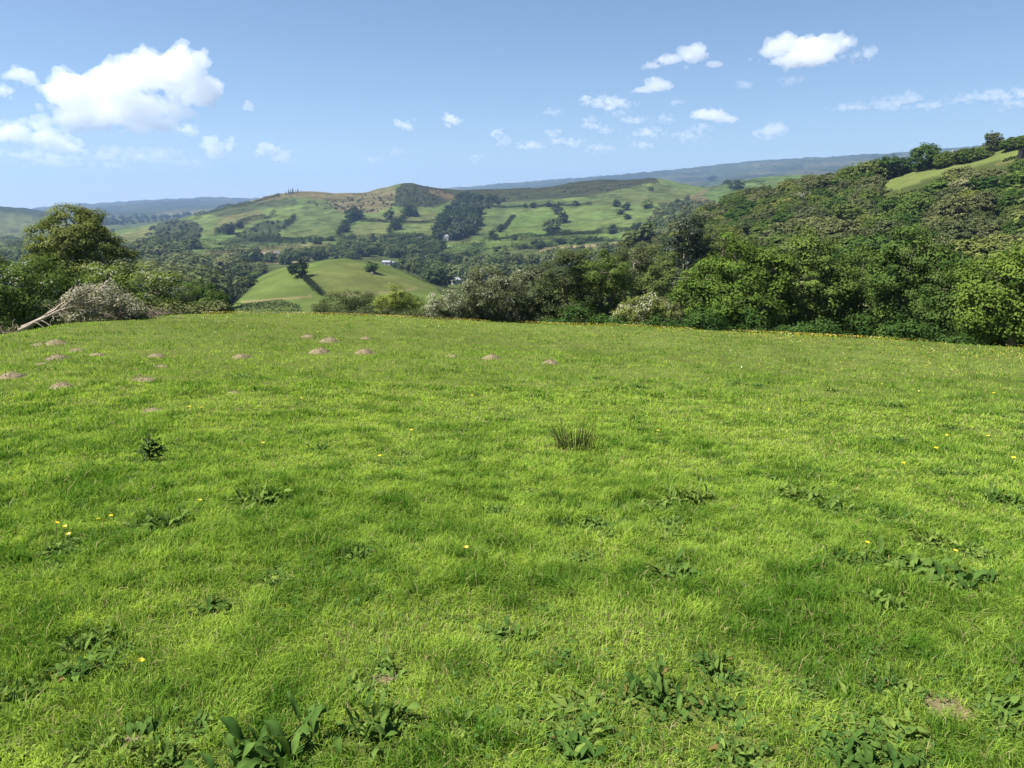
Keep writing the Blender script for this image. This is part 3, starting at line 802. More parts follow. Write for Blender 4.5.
def build_scrub():
    """wooded slope across the gully"""
    rng = np.random.default_rng(77)
    pts = []
    n = 0
    while n < 9000:
        n += 1
        px = rng.uniform(560, 1170)
        d = math.sqrt(rng.uniform(78 ** 2, 475 ** 2))
        az = ray(px, 250)[0]
        x, y = math.sin(az) * d, math.cos(az) * d
        pts.append((x, y, d))
    pts = np.array(pts)
    z = ground(pts[:, 0], pts[:, 1])
    sx, sy = project(pts[:, 0], pts[:, 1], z)
    ok = np.ones(len(pts), bool)
    ok &= ~(inpoly(sx, sy, COVER[FIELD_RIGHT][0]) & (pts[:, 2] > 250))
    ok &= ~(inpoly(sx, sy, COVER[FIELD_RIGHT + 1][0]) & (pts[:, 2] > 250) & (rng.random(len(pts)) < .8))
    ok &= ~((sx > 868) & (sy < 182 - (sx - 868) * .27) )
    ok &= ~((sx < 700) & (pts[:, 2] > 330) & (rng.random(len(pts)) < .5))
    ok &= ~((sx < 640) & (pts[:, 2] < 95))
    ok &= ~((sx > 866) & (pts[:, 2] > 392))
    for hh in (2.0, 3.5, 5.0, 6.5, 8.0):
        ux, uy = project(pts[:, 0], pts[:, 1], z + hh)
        fp = COVER[FIELD_RIGHT][0]
        ok &= ~(inpoly(ux, uy + 1, fp) & (pts[:, 2] > 200))
        ok &= ~((ux > 880) & (uy < 186 - (ux - 880) * .222) & (pts[:, 2] > 200))
    pts, z = pts[ok], z[ok]
    # thin to a spacing
    kept = []
    cell = {}
    for i, (x, y, d) in enumerate(pts):
        r = 4.6 + 0.006 * d
        key = (int(x // 8), int(y // 8))
        close = False
        for a in (-1, 0, 1):
            for b in (-1, 0, 1):
                for j in cell.get((key[0] + a, key[1] + b), ()):
                    if (pts[j, 0] - x) ** 2 + (pts[j, 1] - y) ** 2 < r * r:
                        close = True
        if not close:
            cell.setdefault(key, []).append(i); kept.append(i)
    pts, z = pts[kept], z[kept]
    h = rng.uniform(4.4, 9.6, len(pts)) * (1 - 0.28 * sstep(220, 420, pts[:, 2])) * (1.0 + .25 * (pts[:, 2] < 140))
    top = project(pts[:, 0], pts[:, 1], z + h)
    vis = (top[0] > -10) & (top[0] < 1034) & (top[1] < np.interp(top[0], [560, 620, 680, 735, 780, 815, 860, 915, 960, 1000, 1024], [268, 262, 262, 252, 262, 244, 258, 248, 264, 266, 264]))
    score = np.where(vis, h / pts[:, 2], 0)
    order = np.argsort(-score)
    mats = [OLIVE, HAW, GREYL, ASH, DARKL, OLIVE, HAW]
    SHORT = ["dull olive willow", "fresh green bush", "pale grey-green bush", "dark green tree", "deep green dense bush"]
    protos = [[proto_mesh("scrub_tree", p, m) for p in SCRUB_P[:3]] for m in mats[:5]]
    n_ind = 290
    for i in order[:n_ind]:
        k = int(rng.choice(5, p=[.39, .21, .06, .20, .14]))
        tx_, ty_ = top[0][i], top[1][i]
        below = [nm for lim, nm in ((660, "beyond the olive willow"), (715, "near the ivy-covered tree"), (790, "behind the bright sycamore"), (845, "behind the dark pointed tree"), (895, "behind the olive edge tree"), (950, "behind the tallest edge tree"), (2000, "behind the sunlit edge tree")) if tx_ < lim][0]
        t_ = (ty_ - np.interp(tx_, [560, 650, 740, 800, 870, 1024], [262, 240, 196, 182, 176, 150])) / 90.0
        lev = "near the slope top" if t_ < .18 else "on the upper slope" if t_ < .42 else "halfway down the slope" if t_ < .66 else "at the slope foot"
        sz_ = "small " if h[i] < 5 else "tall " if h[i] > 7.4 else ""
        lab = sz_ + SHORT[k] + " " + lev + " " + below
        place_copy("scrub_tree", protos[k][rng.integers(3)], (pts[i, 0], pts[i, 1], z[i] - .15), h[i], rng, lab, "tree", "trees on the wooded slope", rng.uniform(1.0, 1.35))
    rest = order[n_ind:]
    mass("scrub_woodland", np.stack([pts[rest, 0], pts[rest, 1], z[rest] - .2], 1), h[rest], FAR_P, [OLIVE, HAW, GREYL, ASH, DARKL], rng,
         "dense scrub woodland filling the slope across the gully", 1.25, matpick=rng.choice(5, p=[.39, .21, .06, .20, .14], size=len(rest)))
    # white blossom bushes standing out
    for (px, py) in ((800, 198), (853, 205), (806, 193), (851, 199), (934, 244), (981, 249), (690, 225)):
        g = hit([px], [py + 5], 150)[0]
        if np.isfinite(g[0]):
            pm = near_blossom
            place_copy("hawthorn_bush", pm, g, 4.2, rng, "hawthorn white with blossom among the scrub on the wooded slope", "bush", "blossoming hawthorns on the slope", 1.1)

FIELD_RIGHT = next(i for i, c in enumerate(COVER) if c[0][0] == (868, 186))
def _blossom_proto():
    V, F_, T, tv, tf = SCRUB_P[4]
    rng = np.random.default_rng(5)
    b = rng.random(len(F_)) < .5
    return mesh_np("hawthorn_bush", V, [(F_[b], 0), (F_[~b], 1)], [BLOSSOM, HAW], face_attr={"tint": np.concatenate([T[b], T[~b]])})
near_blossom = _blossom_proto()
build_scrub()

# ------------------------------------------------------------------ skyline trees of the right-hand field
def sky_tree(px, py_top, py_base, wpx, label, mat, name="hedgerow_tree", pk=0, cat="tree"):
    g = hit([px], [py_base + 2], 300)[0]
    if not np.isfinite(g[0]):
        az = ray(px, py_base)[0]; g = at(px, 455)
    d = math.hypot(g[0], g[1])
    h = max(1.5, (py_base - py_top) * d / FPX)
    w = wpx * d / FPX
    rng = np.random.default_rng(int(px))
    return place_copy(name, proto_mesh(name, SCRUB_P[pk], mat), (g[0], g[1], g[2] - .3), h, rng, label, cat, None, w / (2 * .56 * h))

sky_tree(921, 145, 168, 26, "tallest tree of the skyline hedge, broad dark double crown", DARKL, pk=0)
sky_tree(945, 152, 165, 17, "rounded dark tree on the skyline just left of the pole", ASH, pk=1)
sky_tree(968, 149, 160, 20, "wide low tree on the skyline just right of the pole", ASH, pk=3)
sky_tree(994, 134, 150, 17, "domed tree standing alone at the top of the pale field", OLIVE, pk=2)
sky_tree(1015, 137, 147, 20, "low bush on the skyline at the highest corner of the field", ASH, pk=1, cat="bush", name="bush")
sky_tree(895, 158, 174, 30, "dark bushy clump at the low end of the skyline hedge", DARKL, pk=4)
sky_tree(872, 162, 182, 26, "green rounded tree at the bottom corner of the pale field", HAW, pk=1)
sky_tree(846, 166, 186, 24, "dark tree standing up where the slope meets the far valley", ASH, pk=2)
sky_tree(820, 175, 192, 24, "olive tree on the shoulder of the wooded slope", OLIVE, pk=0)

# ------------------------------------------------------------------ far hedges and field trees
def hedge(label, pts, h, w=2.4, mat=None, dmin=600, lumpy=.35, seed=0, step=None):
    rng = np.random.default_rng(900 + seed)
    G_ = hit([p[0] for p in pts], [p[1] for p in pts], dmin)
    G_ = G_[np.isfinite(G_[:, 0])]
    if len(G_) < 2: return
    seg = np.concatenate([[0], np.cumsum(np.linalg.norm(np.diff(G_[:, :2], axis=0), axis=1))])
    d = np.mean(np.hypot(G_[:, 0], G_[:, 1]))
    n = int(np.clip(seg[-1] * 34 * (1200 / d) ** .5, 600, 16000))
    s = rng.uniform(0, seg[-1], n)
    x = np.interp(s, seg, G_[:, 0]) + rng.normal(0, w * .4, n)
    y = np.interp(s, seg, G_[:, 1]) + rng.normal(0, w * .4, n)
    hh = h * (1 + lumpy * 2.2 * (fbm(s / 14, s * 0 + seed, 3, 2) - .45))
    q = rng.random(n) ** .7
    z = ground(x, y) + hh * q
    N = unit(rdir(n, rng) + np.array([0, 0, .6]))
    sz = rng.uniform(.7, 1.3, n) * .9 * (d / 1200) ** .5
    o0 = np.array([x.mean(), y.mean(), float(ground(np.array([x.mean()]), np.array([y.mean()]))[0])])
    V, F_ = leaf_quads(np.stack([x, y, z], 1) - o0, N, sz, sz * .8, rng)
    o = obj("hedge", mesh_np("hedge", V, [(F_, 0)], [mat or FARD], face_attr={"tint": np.clip(rng.normal(.4, .2, n), 0, 1)}), loc=o0)
    tag(o, label, "hedge", "hedges between the far fields")

HEDGES = [
    ("long dark hedge along the foot of the upper fields below the bracken", [(250, 242), (290, 242), (330, 241), (370, 239), (412, 237)], 3.0),
    ("short hedge crossing between two small fields under the heather hump", [(361, 222), (385, 222.5), (412, 223), (438, 223)], 2.6),
    ("dark hedge along the bottom of the big green fields, above the bright strip", [(488, 240), (520, 238), (562, 235), (600, 232)], 2.0),
    ("thick tree-filled hedge below the bright green strip", [(447, 257), (470, 254), (485, 249), (510, 247), (540, 247), (565, 243), (602, 241)], 6.0),
    ("sloping hedge climbing from the dark wood up between the green fields", [(503, 230), (509, 222), (514, 216)], 1.5),
    ("sparse hedge line along the top of the green fields below the moor", [(484, 208), (527, 207), (560, 206), (592, 205)], 1.8),
    ("hedge with bushes running under the field right of the tree column", [(548, 236), (575, 234), (610, 233), (642, 229)], 3.4),
    ("low even hedge along the top of the tan hay field", [(550, 245), (580, 243), (616, 241)], 3.4),
    ("hedge running down the face of the green knoll", [(303, 277), (309, 284), (316, 291), (323, 296)], 2.6),
    ("hedge above the narrow pale field at the foot of the left slope", [(200, 246), (225, 245), (260, 244), (300, 241)], 4.5),
    ("hedge with trees slanting across the dark slope of the far hill", [(216, 235), (232, 229), (250, 222), (276, 216)], 4.0),
    ("dark wall-like hedge following the left skyline of the far hill", [(194, 217), (215, 212), (240, 206), (262, 201), (280, 197)], 3.4),
    ("short dark hedge above the left big field on the hill", [(283, 229), (289, 224), (295, 219)], 4.0),
    ("hedge climbing between the left big field and the small fields", [(338, 236), (345, 228), (352, 222), (358, 214)], 5.0),
    ("hedge climbing between the two small fields under the hump", [(388, 234), (397, 226), (404, 219), (412, 212)], 5.0),
    ("hedge along the bottom of the left pale field before the wood", [(205, 254), (235, 252), (262, 250), (300, 248)], 4.0),
    ("hedge at the foot of the knoll just above the brow", [(240, 311), (270, 311), (300, 311)], 3.0),
    ("hedge across the pale fields of the left valley", [(0, 243), (25, 243), (52, 242)], 5.0),
    ("dark hedge under the left valley fields", [(0, 259), (25, 254), (50, 250), (62, 247)], 6.0),
    ("hedge dividing the far pair of fields right of the moor", [(702, 186), (730, 184.5), (765, 184)], 3.5),
]
for i, (lb, pts, h) in enumerate(HEDGES):
    kn = 'knoll' in lb
    hedge(lb, pts, h * (1.1 if kn else 1.9), seed=i, dmin=330 if kn else 620, w=2.2 if kn else 5.0, lumpy=.75)
# hedge line on the right skyline and inside the right field
hedge("ragged dark hedge under the skyline trees of the pale right field", [(880, 178), (905, 171), (930, 165.5), (960, 157.5), (985, 151.5), (1024, 141.5), (1060, 131)], 1.3, 1.6, DARKL, 300, .5, 51)
hedge("short dark hedge below the pale right field beside the black shed", [(1003, 162), (1014, 159), (1030, 154.5)], 1.1, 1.0, DARKL, 250, .3, 52)

def build_far_trees():
    rng = np.random.default_rng(31)
    mats = [FARD, FARD, ASH, OLIVE]
    P = [[proto_mesh("field_tree", p, m) for p in FAR_P] for m in mats]
    special = [   # px, base py, height px, label
        (300, 277, 17, "dark tall tree at the top of the knoll hedge", 0, 0.9), (292, 273, 9, "small round tree left of the tall tree on the knoll", 1, 1.1), (371, 272, 11, "lone rounded tree on the right shoulder of the knoll", 2, 1.2),
        (389, 219, 9, "round tree above the short hedge under the hump", 0, 1.1), (558, 214, 12, "tall tree at the top of the tree column in the green fields", 0, .9), (562, 223, 11, "middle tree of the tree column in the green fields", 1, 1.1),
        (553, 233, 13, "broad tree at the bottom of the tree column in the green fields", 0, 1.1), (533, 208, 6, "larger of two small trees on the top hedge of the green fields", 0, 1.0), (526, 208, 5, "smaller of two small trees on the top hedge of the green fields", 0, 1.0), (549, 207, 5, "small tree on the top hedge just left of the tree column", 0, 1.0),
        (576, 206, 5, "small tree on the top hedge right of the tree column", 0, 1.0), (494, 239, 10, "dark tree at the left end of the lower green field", 0, 1.0), (501, 232, 8, "tree at the bottom of the sloping hedge", 0, 1.0), (514, 240, 6, "small tree on the hedge below the sloping hedge", 1, 1.0),
        (612, 234, 10, "dark tree standing on the hedge under the right green field", 0, 1.0), (617, 207, 7, "left tree of the pair high on the right green field", 0, 1.1), (626, 210, 7, "right tree of the pair high on the right green field", 1, 1.1), (648, 208, 8, "lone tree high on the right green slope", 2, 1.1), (651, 191, 5, "lone small tree just under the moor edge", 2, 1.0),
        (620, 214, 5, "upper bush of the bushy strip in the right green field", 1, 1.6), (627, 219, 5, "lower bush of the bushy strip in the right green field", 1, 1.6), (637, 231, 9, "tree at the right end of the hedge under the green field", 0, 1.2),
        (229, 234, 10, "round tree on the slanting hedge of the dark slope", 0, 1.1), (240, 228, 7, "smaller tree up the slanting hedge of the dark slope", 0, 1.1), (345, 232, 9, "lower tree of the hedge beside the left big field", 0, 1.2), (356, 220, 12, "upper tree of the hedge beside the left big field", 0, 1.2),
        (395, 229, 9, "lower tree between the small fields under the hump", 0, 1.2), (411, 216, 10, "upper tree between the small fields under the hump", 0, 1.2), (735, 190, 9, "dark tree beside the far pair of fields", 0, 1.3), (712, 181, 5, "tree on the skyline right of the moor", 0, 1.6), (205, 222, 3, "", 0, 1.5),
    ]
    for (px, py, hp, lb, k, sx) in special:
        if not lb: continue
        g = hit([px], [py], 330)[0]
        d = math.hypot(g[0], g[1])
        place_copy("field_tree", P[k][rng.integers(len(FAR_P))], g, hp * d / FPX, rng, lb, "tree", "trees in the far fields", sx * 1.1)
    # conifers on the left summit
    CM = [proto_mesh("pine_tree", p, CONIF) for p in CONE_P]
    for (px, py, hp) in ((279, 195, 4), (286, 194, 5), (289, 193.5, 7), (291, 193, 6), (293, 193, 8), (296, 192.5, 5), (298, 192, 6), (301, 192, 4)):
        g = hit([px], [py + 1], 1200)[0]
        d = math.hypot(g[0], g[1])
        place_copy("pine_tree", CM[int(px) % 2], g, hp * .75 * d / FPX, rng, "dark pine in the small clump on the left summit of the far hill", "tree", "pines on the summit", .9)

build_far_trees()

# ------------------------------------------------------------------ woods in the valley
def wood(label, poly, n, hr, mats, dmin, seed, pick=None, wide=1.2):
    rng = np.random.default_rng(300 + seed)
    p = np.array(poly, float)
    lo, hi = p.min(0), p.max(0)
    q = rng.uniform(lo, hi, (n * 6, 2))
    q = q[inpoly(q[:, 0], q[:, 1], poly)][:n]
    G_ = hit(q[:, 0], q[:, 1], dmin)
    G_ = G_[np.isfinite(G_[:, 0])]
    if len(G_) > 250:                     # glades and small fields left open
        G_ = G_[fbm(G_[:, 0] / 70 + seed, G_[:, 1] / 70, 90, 2) > .36]
        gx_, gy_ = project(G_[:, 0], G_[:, 1], G_[:, 2])
        op = np.zeros(len(G_), bool)
        for c in COVER[-11:]:
            op |= inpoly(gx_, gy_ - 1.5, c[0]) | inpoly(gx_, gy_, c[0])
        G_ = G_[~op]
    mass("woodland", G_ - np.array([0, 0, .4]), rng.uniform(*hr, len(G_)), WOOD_P, mats, rng, label, wide * .82)

WM = [WOODL, WOODL, WOODL, FARD, OLIVE]
wood("mixed wood covering the valley floor left of the green knoll", [(95, 250), (120, 244), (170, 247), (202, 248), (205, 257), (255, 256), (262, 264), (245, 276), (232, 284), (214, 276), (205, 283), (226, 289), (222, 300), (214, 312), (150, 312), (95, 300)], 900, (8, 15), WM, 400, 1)
wood("mixed wood behind the green knoll", [(262, 262), (300, 255), (335, 250), (345, 246), (412, 242), (445, 247), (450, 262), (520, 262), (520, 270), (455, 278), (440, 287), (415, 276), (380, 262), (340, 258), (290, 265)], 520, (7, 13), WM, 520, 2)
wood("dark wood in the fold of the far hill", [(456, 205), (478, 206), (482, 222), (472, 238), (440, 241), (432, 234), (446, 214)], 150, (10, 17), [FARD, FARD, CONIF], 900, 3)
wood("dark plantation below the moor", [(455, 196), (480, 196), (505, 199), (500, 206), (470, 214), (458, 206)], 60, (7, 12), [FARD], 1200, 4)
wood("dark wood along the lower edge of the valley fields", [(452, 272), (480, 266), (520, 263), (545, 261), (600, 253), (640, 249), (660, 250), (610, 264), (560, 276), (500, 284), (455, 284)], 330, (8, 14), WM, 480, 5)
wood("scattered bushes below the bracken right of the moor", [(640, 238), (650, 218), (668, 204), (690, 198), (704, 206), (730, 200), (760, 196), (800, 186), (812, 184), (760, 206), (700, 226), (668, 244)], 170, (6, 11), WM, 700, 6)
wood("scrub on the rounded left spur of the far hill", [(152, 228), (165, 221), (192, 221), (202, 229), (200, 240), (165, 243), (140, 243)], 120, (3, 7), [OLIVE, FARD, FARD], 900, 7)
wood("hedgerow trees spread over the left valley", [(-60, 262), (-60, 225), (0, 226), (60, 228), (115, 226), (115, 240), (60, 246), (60, 262), (100, 262), (100, 290), (-60, 290)], 300, (8, 14), WM, 560, 8)
wood("bushes on the dark slope of the far hill", [(226, 244), (240, 234), (262, 223), (282, 222), (280, 232), (282, 242)], 50, (3, 6), [FARD, ASH], 1000, 9)
wood("gorse and bracken on the saddle of the far hill", [(300, 203), (345, 199), (392, 190), (432, 190), (436, 205), (366, 213), (330, 210)], 130, (2, 4.5), [OLIVE, FARD, GREYL], 1000, 10)
wood("trees in the hedges of the distant left plain", [(100, 226), (100, 218), (160, 217), (192, 214), (192, 216), (150, 224)], 70, (10, 16), [FARD], 2300, 11)
wood("heather and gorse bushes on the dark moor ridge", [(430, 187), (470, 189), (500, 189), (540, 187), (580, 182), (620, 179), (654, 178), (660, 183), (632, 189), (590, 194), (550, 197), (500, 200), (476, 204)], 260, (1.2, 3), [FARD, CONIF], 1200, 12)
wood("heather and gorse bushes on the dark hump", [(394, 206), (396, 190), (402, 184), (412, 183), (432, 186), (448, 193), (436, 207), (410, 208)], 160, (1.2, 3.2), [FARD, CONIF], 1200, 13)
wood("thorn bushes along the hedges of the upper fields", [(296, 240), (352, 238), (412, 236), (440, 238), (440, 243), (400, 243), (300, 245)], 90, (4, 8), [FARD], 900, 14)
wood("trees bordering the left flank of the green knoll", [(214, 306), (226, 294), (242, 281), (258, 270), (266, 272), (250, 286), (238, 298), (228, 308)], 46, (6, 11), [WOODL, FARD, ASH], 330, 15)
wood("trees thick in the hedge below the bright strip", [(446, 259), (470, 253), (510, 246), (565, 242), (602, 240), (602, 244), (565, 247), (510, 252), (470, 258)], 50, (4, 8), [FARD, ASH], 700, 16)

# ------------------------------------------------------------------ pasture grass
GRASS = foliage_mat("pasture_grass", (0.056, 0.136, 0.015), (0.275, 0.395, 0.064), 0.42, 0.0, 0.4, dead=(0.36, 0.32, 0.15))
def patch_noise(x, y):
    a = fbm(x / 0.55, y / 0.55, 61, 3); b = fbm(x / 2.6, y / 2.6, 62, 3); c = fbm(x / 9, y / 9, 63, 2)
    return a, b, c

def build_grass():
    rng = np.random.default_rng(99)
    edges = np.concatenate([np.geomspace(0.9, 12, 26), np.geomspace(12.6, 64, 36)])
    xs, ys = [], []
    for d0, d1 in zip(edges[:-1], edges[1:]):
        dm = (d0 + d1) / 2
        half = math.pi if dm < 7 else math.radians(85) if dm < 16 else math.radians(62) if dm < 32 else math.radians(50)
        area = half * (d1 * d1 - d0 * d0)
        foot = (dm / FPX) ** 2 / max(EYE / dm * 0.95, 0.033)
        rho = min(11500, 2.6 / foot)
        n = int(rho * area)
        d = np.sqrt(rng.uniform(d0 * d0, d1 * d1, n)); a = rng.uniform(-half, half, n)
        k = (d < crest_d(a) + 6.5) & ((np.abs(a) < .76) | (rng.random(n) < .55))
        xs.append(np.sin(a[k]) * d[k]); ys.append(np.cos(a[k]) * d[k])
    x = np.concatenate(xs); y = np.concatenate(ys)
    d = np.hypot(x, y)
    a, b, c = patch_noise(x, y)
    lush = sstep(.52, .70, .68 * a + .32 * b) * .8 + sstep(.66, .8, b) * .3          # taller dark tufts
    short = sstep(.54, .36, .45 * a + .4 * b + .15 * c)
    n = len(x)
    # thin the grazed places a little
    bare = np.zeros(n)
    for (bx, by, br) in BARE:
        bare = np.maximum(bare, 1 - sstep(br * .5, br * 1.15, np.hypot(x - bx, y - by) * (1 + .5 * (a - .5))))
    clear = np.zeros(n)
    for (bx, by, br) in CLEAR:
        clear = np.maximum(clear, 1 - sstep(br * .6, br * 1.1, np.hypot(x - bx, y - by)))
    keep = rng.random(n) > .85 * bare + .15 * short
    x, y, d, a, b, c, lush, short, bare, clear = (q[keep] for q in (x, y, d, a, b, c, lush, short, bare, clear))
    n = len(x)
    z = ground(x, y)
    wx, wy = x + .05 * vnoise(x * 9, y * 9, 5), y + .05 * vnoise(x * 9, y * 9, 6)
    cs = .11 + .004 * d
    cs = np.where(d < 8, .13, np.where(d < 20, .22, .4))
    ti, tj = np.floor(wx / cs), np.floor(wy / cs)
    tuft, tuft2 = _hash(ti, tj, 3), _hash(ti, tj, 4)
    crest = crest_d(np.arctan2(x, y))
    edge = sstep(crest - 5, crest + 2, d)
    ln = (.038 + .045 * rng.random(n) ** 1.5) * (1 + .55 * lush - .3 * short + .5 * edge) * (1 - .68 * clear) * (.72 + .62 * tuft ** 2)
    ln *= np.where(rng.random(n) < .03, 1.5, 1)
    wd = np.maximum(.0036 * rng.uniform(.7, 1.4, n), .80 * d / FPX)
    ln = np.maximum(ln, 1.1 * wd)
    th = tuft2 * 2 * np.pi + rng.normal(0, 1.25, n)
    lean = np.abs(rng.normal(0, .55, n)) + .22
    lx, ly = np.cos(th), np.sin(th)
    yaw = th + rng.normal(0, .9, n) + np.pi / 2
    # at a distance one broad face stands for a tuft: let it turn either way
    bx, by = np.cos(yaw), np.sin(yaw)
    tip = np.stack([x + lx * ln * np.sin(lean * 1.5), y + ly * ln * np.sin(lean * 1.5), z + ln * np.maximum(np.cos(lean * 1.25), .15)], 1)
    mid = np.stack([x + lx * ln * .5 * np.sin(lean * .7), y + ly * ln * .5 * np.sin(lean * .7), z + ln * .56 * np.cos(lean * .6)], 1)
    base = np.stack([x, y, z - .01], 1)
    side = np.stack([bx, by, np.zeros(n)], 1) * wd[:, None] * .5
    tint = np.clip(.58 + .30 * (short - .25) - .22 * lush + .4 * (c - .5) + .9 * (fbm(x / .22, y / .22, 66, 2) - .5) + .25 * edge + .42 * (tuft2 - .5) - .16 * (tuft > .8) + rng.normal(0, .17, n), 0, 1)
    deadp = .04 + .10 * short + .45 * bare
    tint = np.where(rng.random(n) < deadp, 2.0, tint)
    near = d < 13
    i1 = np.where(near)[0]; i2 = np.where(~near)[0]
    V1 = np.stack([base[i1] - side[i1], base[i1] + side[i1], mid[i1] + side[i1] * .85, mid[i1] - side[i1] * .85, tip[i1]], 1).reshape(-1, 3)
    k1 = np.arange(len(i1)) * 5
    Q1 = np.stack([k1, k1 + 1, k1 + 2, k1 + 3], 1); T1 = np.stack([k1 + 3, k1 + 2, k1 + 4], 1)
    V2 = np.stack([base[i2] - side[i2], base[i2] + side[i2], tip[i2]], 1).reshape(-1, 3)
    k2 = np.arange(len(i2)) * 3 + len(V1)
    T2 = np.stack([k2, k2 + 1, k2 + 2], 1)
    me = mesh_np("grass", np.vstack([V1, V2]), [(Q1, 0), (T1, 0), (T2, 0)], [GRASS],
                 face_attr={"tint": np.concatenate([tint[i1], tint[i1], tint[i2]])})
    tag(obj("grass", me), "short grazed pasture grass covering the near hillside", kind="stuff")
    print("grass blades", n)

# ------------------------------------------------------------------ ground-plants: docks, thistle, rushes, buttercups
DOCK = foliage_mat("dock_leaves", (0.042, 0.088, 0.018), (0.135, 0.205, 0.045), 0.28, 0.0, 0.5, dead=(0.15, 0.11, 0.04))
THISTLE = foliage_mat("thistle_leaves", (0.030, 0.062, 0.018), (0.085, 0.135, 0.040), 0.18, 0.0, 0.5)
RUSH = foliage_mat("rush_stems", (0.065, 0.090, 0.028), (0.16, 0.17, 0.065), 0.3, 0.0, 0.4, dead=(0.30, 0.22, 0.12))
YELLOW = foliage_mat("buttercup_petals", (0.50, 0.40, 0.02), (0.68, 0.57, 0.03), 0.25, 0.06, 0.3)

def leaf_blade(rng, L, Wd, el0, curl, az, wave=.045, seg=8, spiny=False):
    """one broad leaf: arched along its length, folded on the midrib, wavy at the edge"""
    t = np.linspace(0, 1, seg + 1)
    ang = el0 - curl * t ** 1.3
    ds = L / seg
    r = np.concatenate([[0], np.cumsum(np.cos(ang[:-1]) * ds)]); zz = np.concatenate([[0], np.cumsum(np.sin(ang[:-1]) * ds)])
    w = Wd * np.clip(np.where(t < .22, .13 + .3 * (t / .22) ** 2, 1.0 * np.sin(np.pi * np.clip((t - .08) / .95, 0, 1)) ** .75), .02, 1)
    w[0] = .05 * Wd; w[-1] = .02 * Wd
    if spiny:
        w = w * np.where(np.arange(seg + 1) % 2 == 0, 1.25, .45)
    ph = rng.uniform(0, 6.28)
    rows = []
    twist = rng.normal(0, .3)
    for k, (f, up) in enumerate(((-1, .22), (-.5, .07), (0, 0), (.5, .07), (1, .22))):
        off = f * w * .5
        h = zz + up * w * .5 + wave * L * abs(f) * np.sin(9 * t + ph + 2 * f) + off * twist * t
        rows.append(np.stack([r, off, h], 1))
    V = np.stack(rows, 1).reshape(-1, 3)
    c, s = math.cos(az), math.sin(az)
    V = np.stack([V[:, 0] * c - V[:, 1] * s, V[:, 0] * s + V[:, 1] * c, V[:, 2]], 1)
    i, j = np.meshgrid(np.arange(seg), np.arange(4), indexing='ij')
    F_ = np.stack([i * 5 + j, i * 5 + j + 1, (i + 1) * 5 + j + 1, (i + 1) * 5 + j], -1).reshape(-1, 4)
    return V, F_

def dock_proto(seed, n, wide=.27, upright=.55):
    rng = np.random.default_rng(2000 + seed)
    parts, T = [], []
    for k in range(n):
        c0 = rng.normal(0, .36, 2)
        L = rng.uniform(.20, .52)
        V, F_ = leaf_blade(rng, L, L * wide * rng.uniform(.8, 1.3), rng.uniform(.35, 1.15) * upright / .55, rng.uniform(.5, 1.5), rng.uniform(0, 6.28))
        V[:, :2] += c0
        parts.append((V, F_)); T.append(np.clip(np.full(len(F_), rng.normal(.5, .25)) + rng.normal(0, .05, len(F_)), 0, 1) + (2 if rng.random() < .004 else 0))
        sv, sf = tube([np.array([0, 0, -.06]), np.array([c0[0] * .5, c0[1] * .5, -.015]), np.array([c0[0], c0[1], .004])], [.02, .016, .012], 4)
        parts.append((sv, sf)); T.append(np.full(len(sf), .4))
    V, F_ = merge(parts)
    return mesh_np("dock_plant", V, [(F_, 0)], [DOCK], face_attr={"tint": np.concatenate(T)}, smooth=True)

def thistle_mesh():
    rng = np.random.default_rng(8)
    parts = [tube([np.array([0, 0, -.05]), np.array([.02, 0, .4]), np.array([0, .02, .75])], [.04, .035, .02], 6)]
    T = [np.full(len(parts[0][1]), .3)]
    for k in range(46):
        zc = rng.uniform(0, .75)
        V, F_ = leaf_blade(rng, rng.uniform(.35, .75) * (1.1 - .7 * zc), .20, rng.uniform(.2, 1.0), rng.uniform(.6, 1.6), rng.uniform(0, 6.28), .05, 10, True)
        V[:, 2] += zc; V[:, :2] += rng.normal(0, .16, 2)
        parts.append((V, F_)); T.append(np.clip(np.full(len(F_), rng.normal(.45, .25)), 0, 1))
    V, F_ = merge(parts)
    return mesh_np("thistle", V, [(F_, 0)], [THISTLE], face_attr={"tint": np.concatenate(T)})

def rush_mesh():
    rng = np.random.default_rng(9)
    parts, T = [], []
    for k in range(130):
        a = rng.uniform(0, 6.28); q = rng.random() ** .6 * .62
        b = np.array([math.cos(a) * q, math.sin(a) * q * .8, -.05])
        L = rng.uniform(.4, 1.0) * (1.15 - .6 * q)
        ln = np.array([math.cos(a), math.sin(a), 0]) * L * rng.uniform(.05, .55) + rng.normal(0, .06, 3)
        P = [b, b + ln * .4 + np.array([0, 0, L * .6]), b + ln + np.array([0, 0, L])]
        V, F_ = tube(P, [.008, .007, .003], 3)
        parts.append((V, F_)); T.append(np.full(len(F_), 2.0 if rng.random() < .22 else np.clip(rng.normal(.5, .25), 0, 1)))
    V, F_ = merge(parts)
    return mesh_np("rush_tuft", V, [(F_, 0)], [RUSH], face_attr={"tint": np.concatenate(T)})

def buttercup_mesh(seed):
    rng = np.random.default_rng(seed)
    sv, sf = tube([np.array([0, 0, -.02]), np.array([.01, 0, .07]), np.array([.02, .005, .14])], [.0016, .0014, .001], 4)
    parts, tt = [], []
    for k in range(5):
        V, F_ = leaf_blade(rng, .016, .016, .5, .3, k * 2 * math.pi / 5, 0, 4)
        parts.append((V + np.array([.02, .005, .14]), F_)); tt.append(np.full(len(F_), rng.random()))
    V, F_ = merge(parts)
    return mesh_np("buttercup", np.vstack([sv, V]), [(sf, 0), (F_ + len(sv), 1)], [RUSH, YELLOW], face_attr={"tint": np.concatenate([np.full(len(sf), .5)] + tt)})

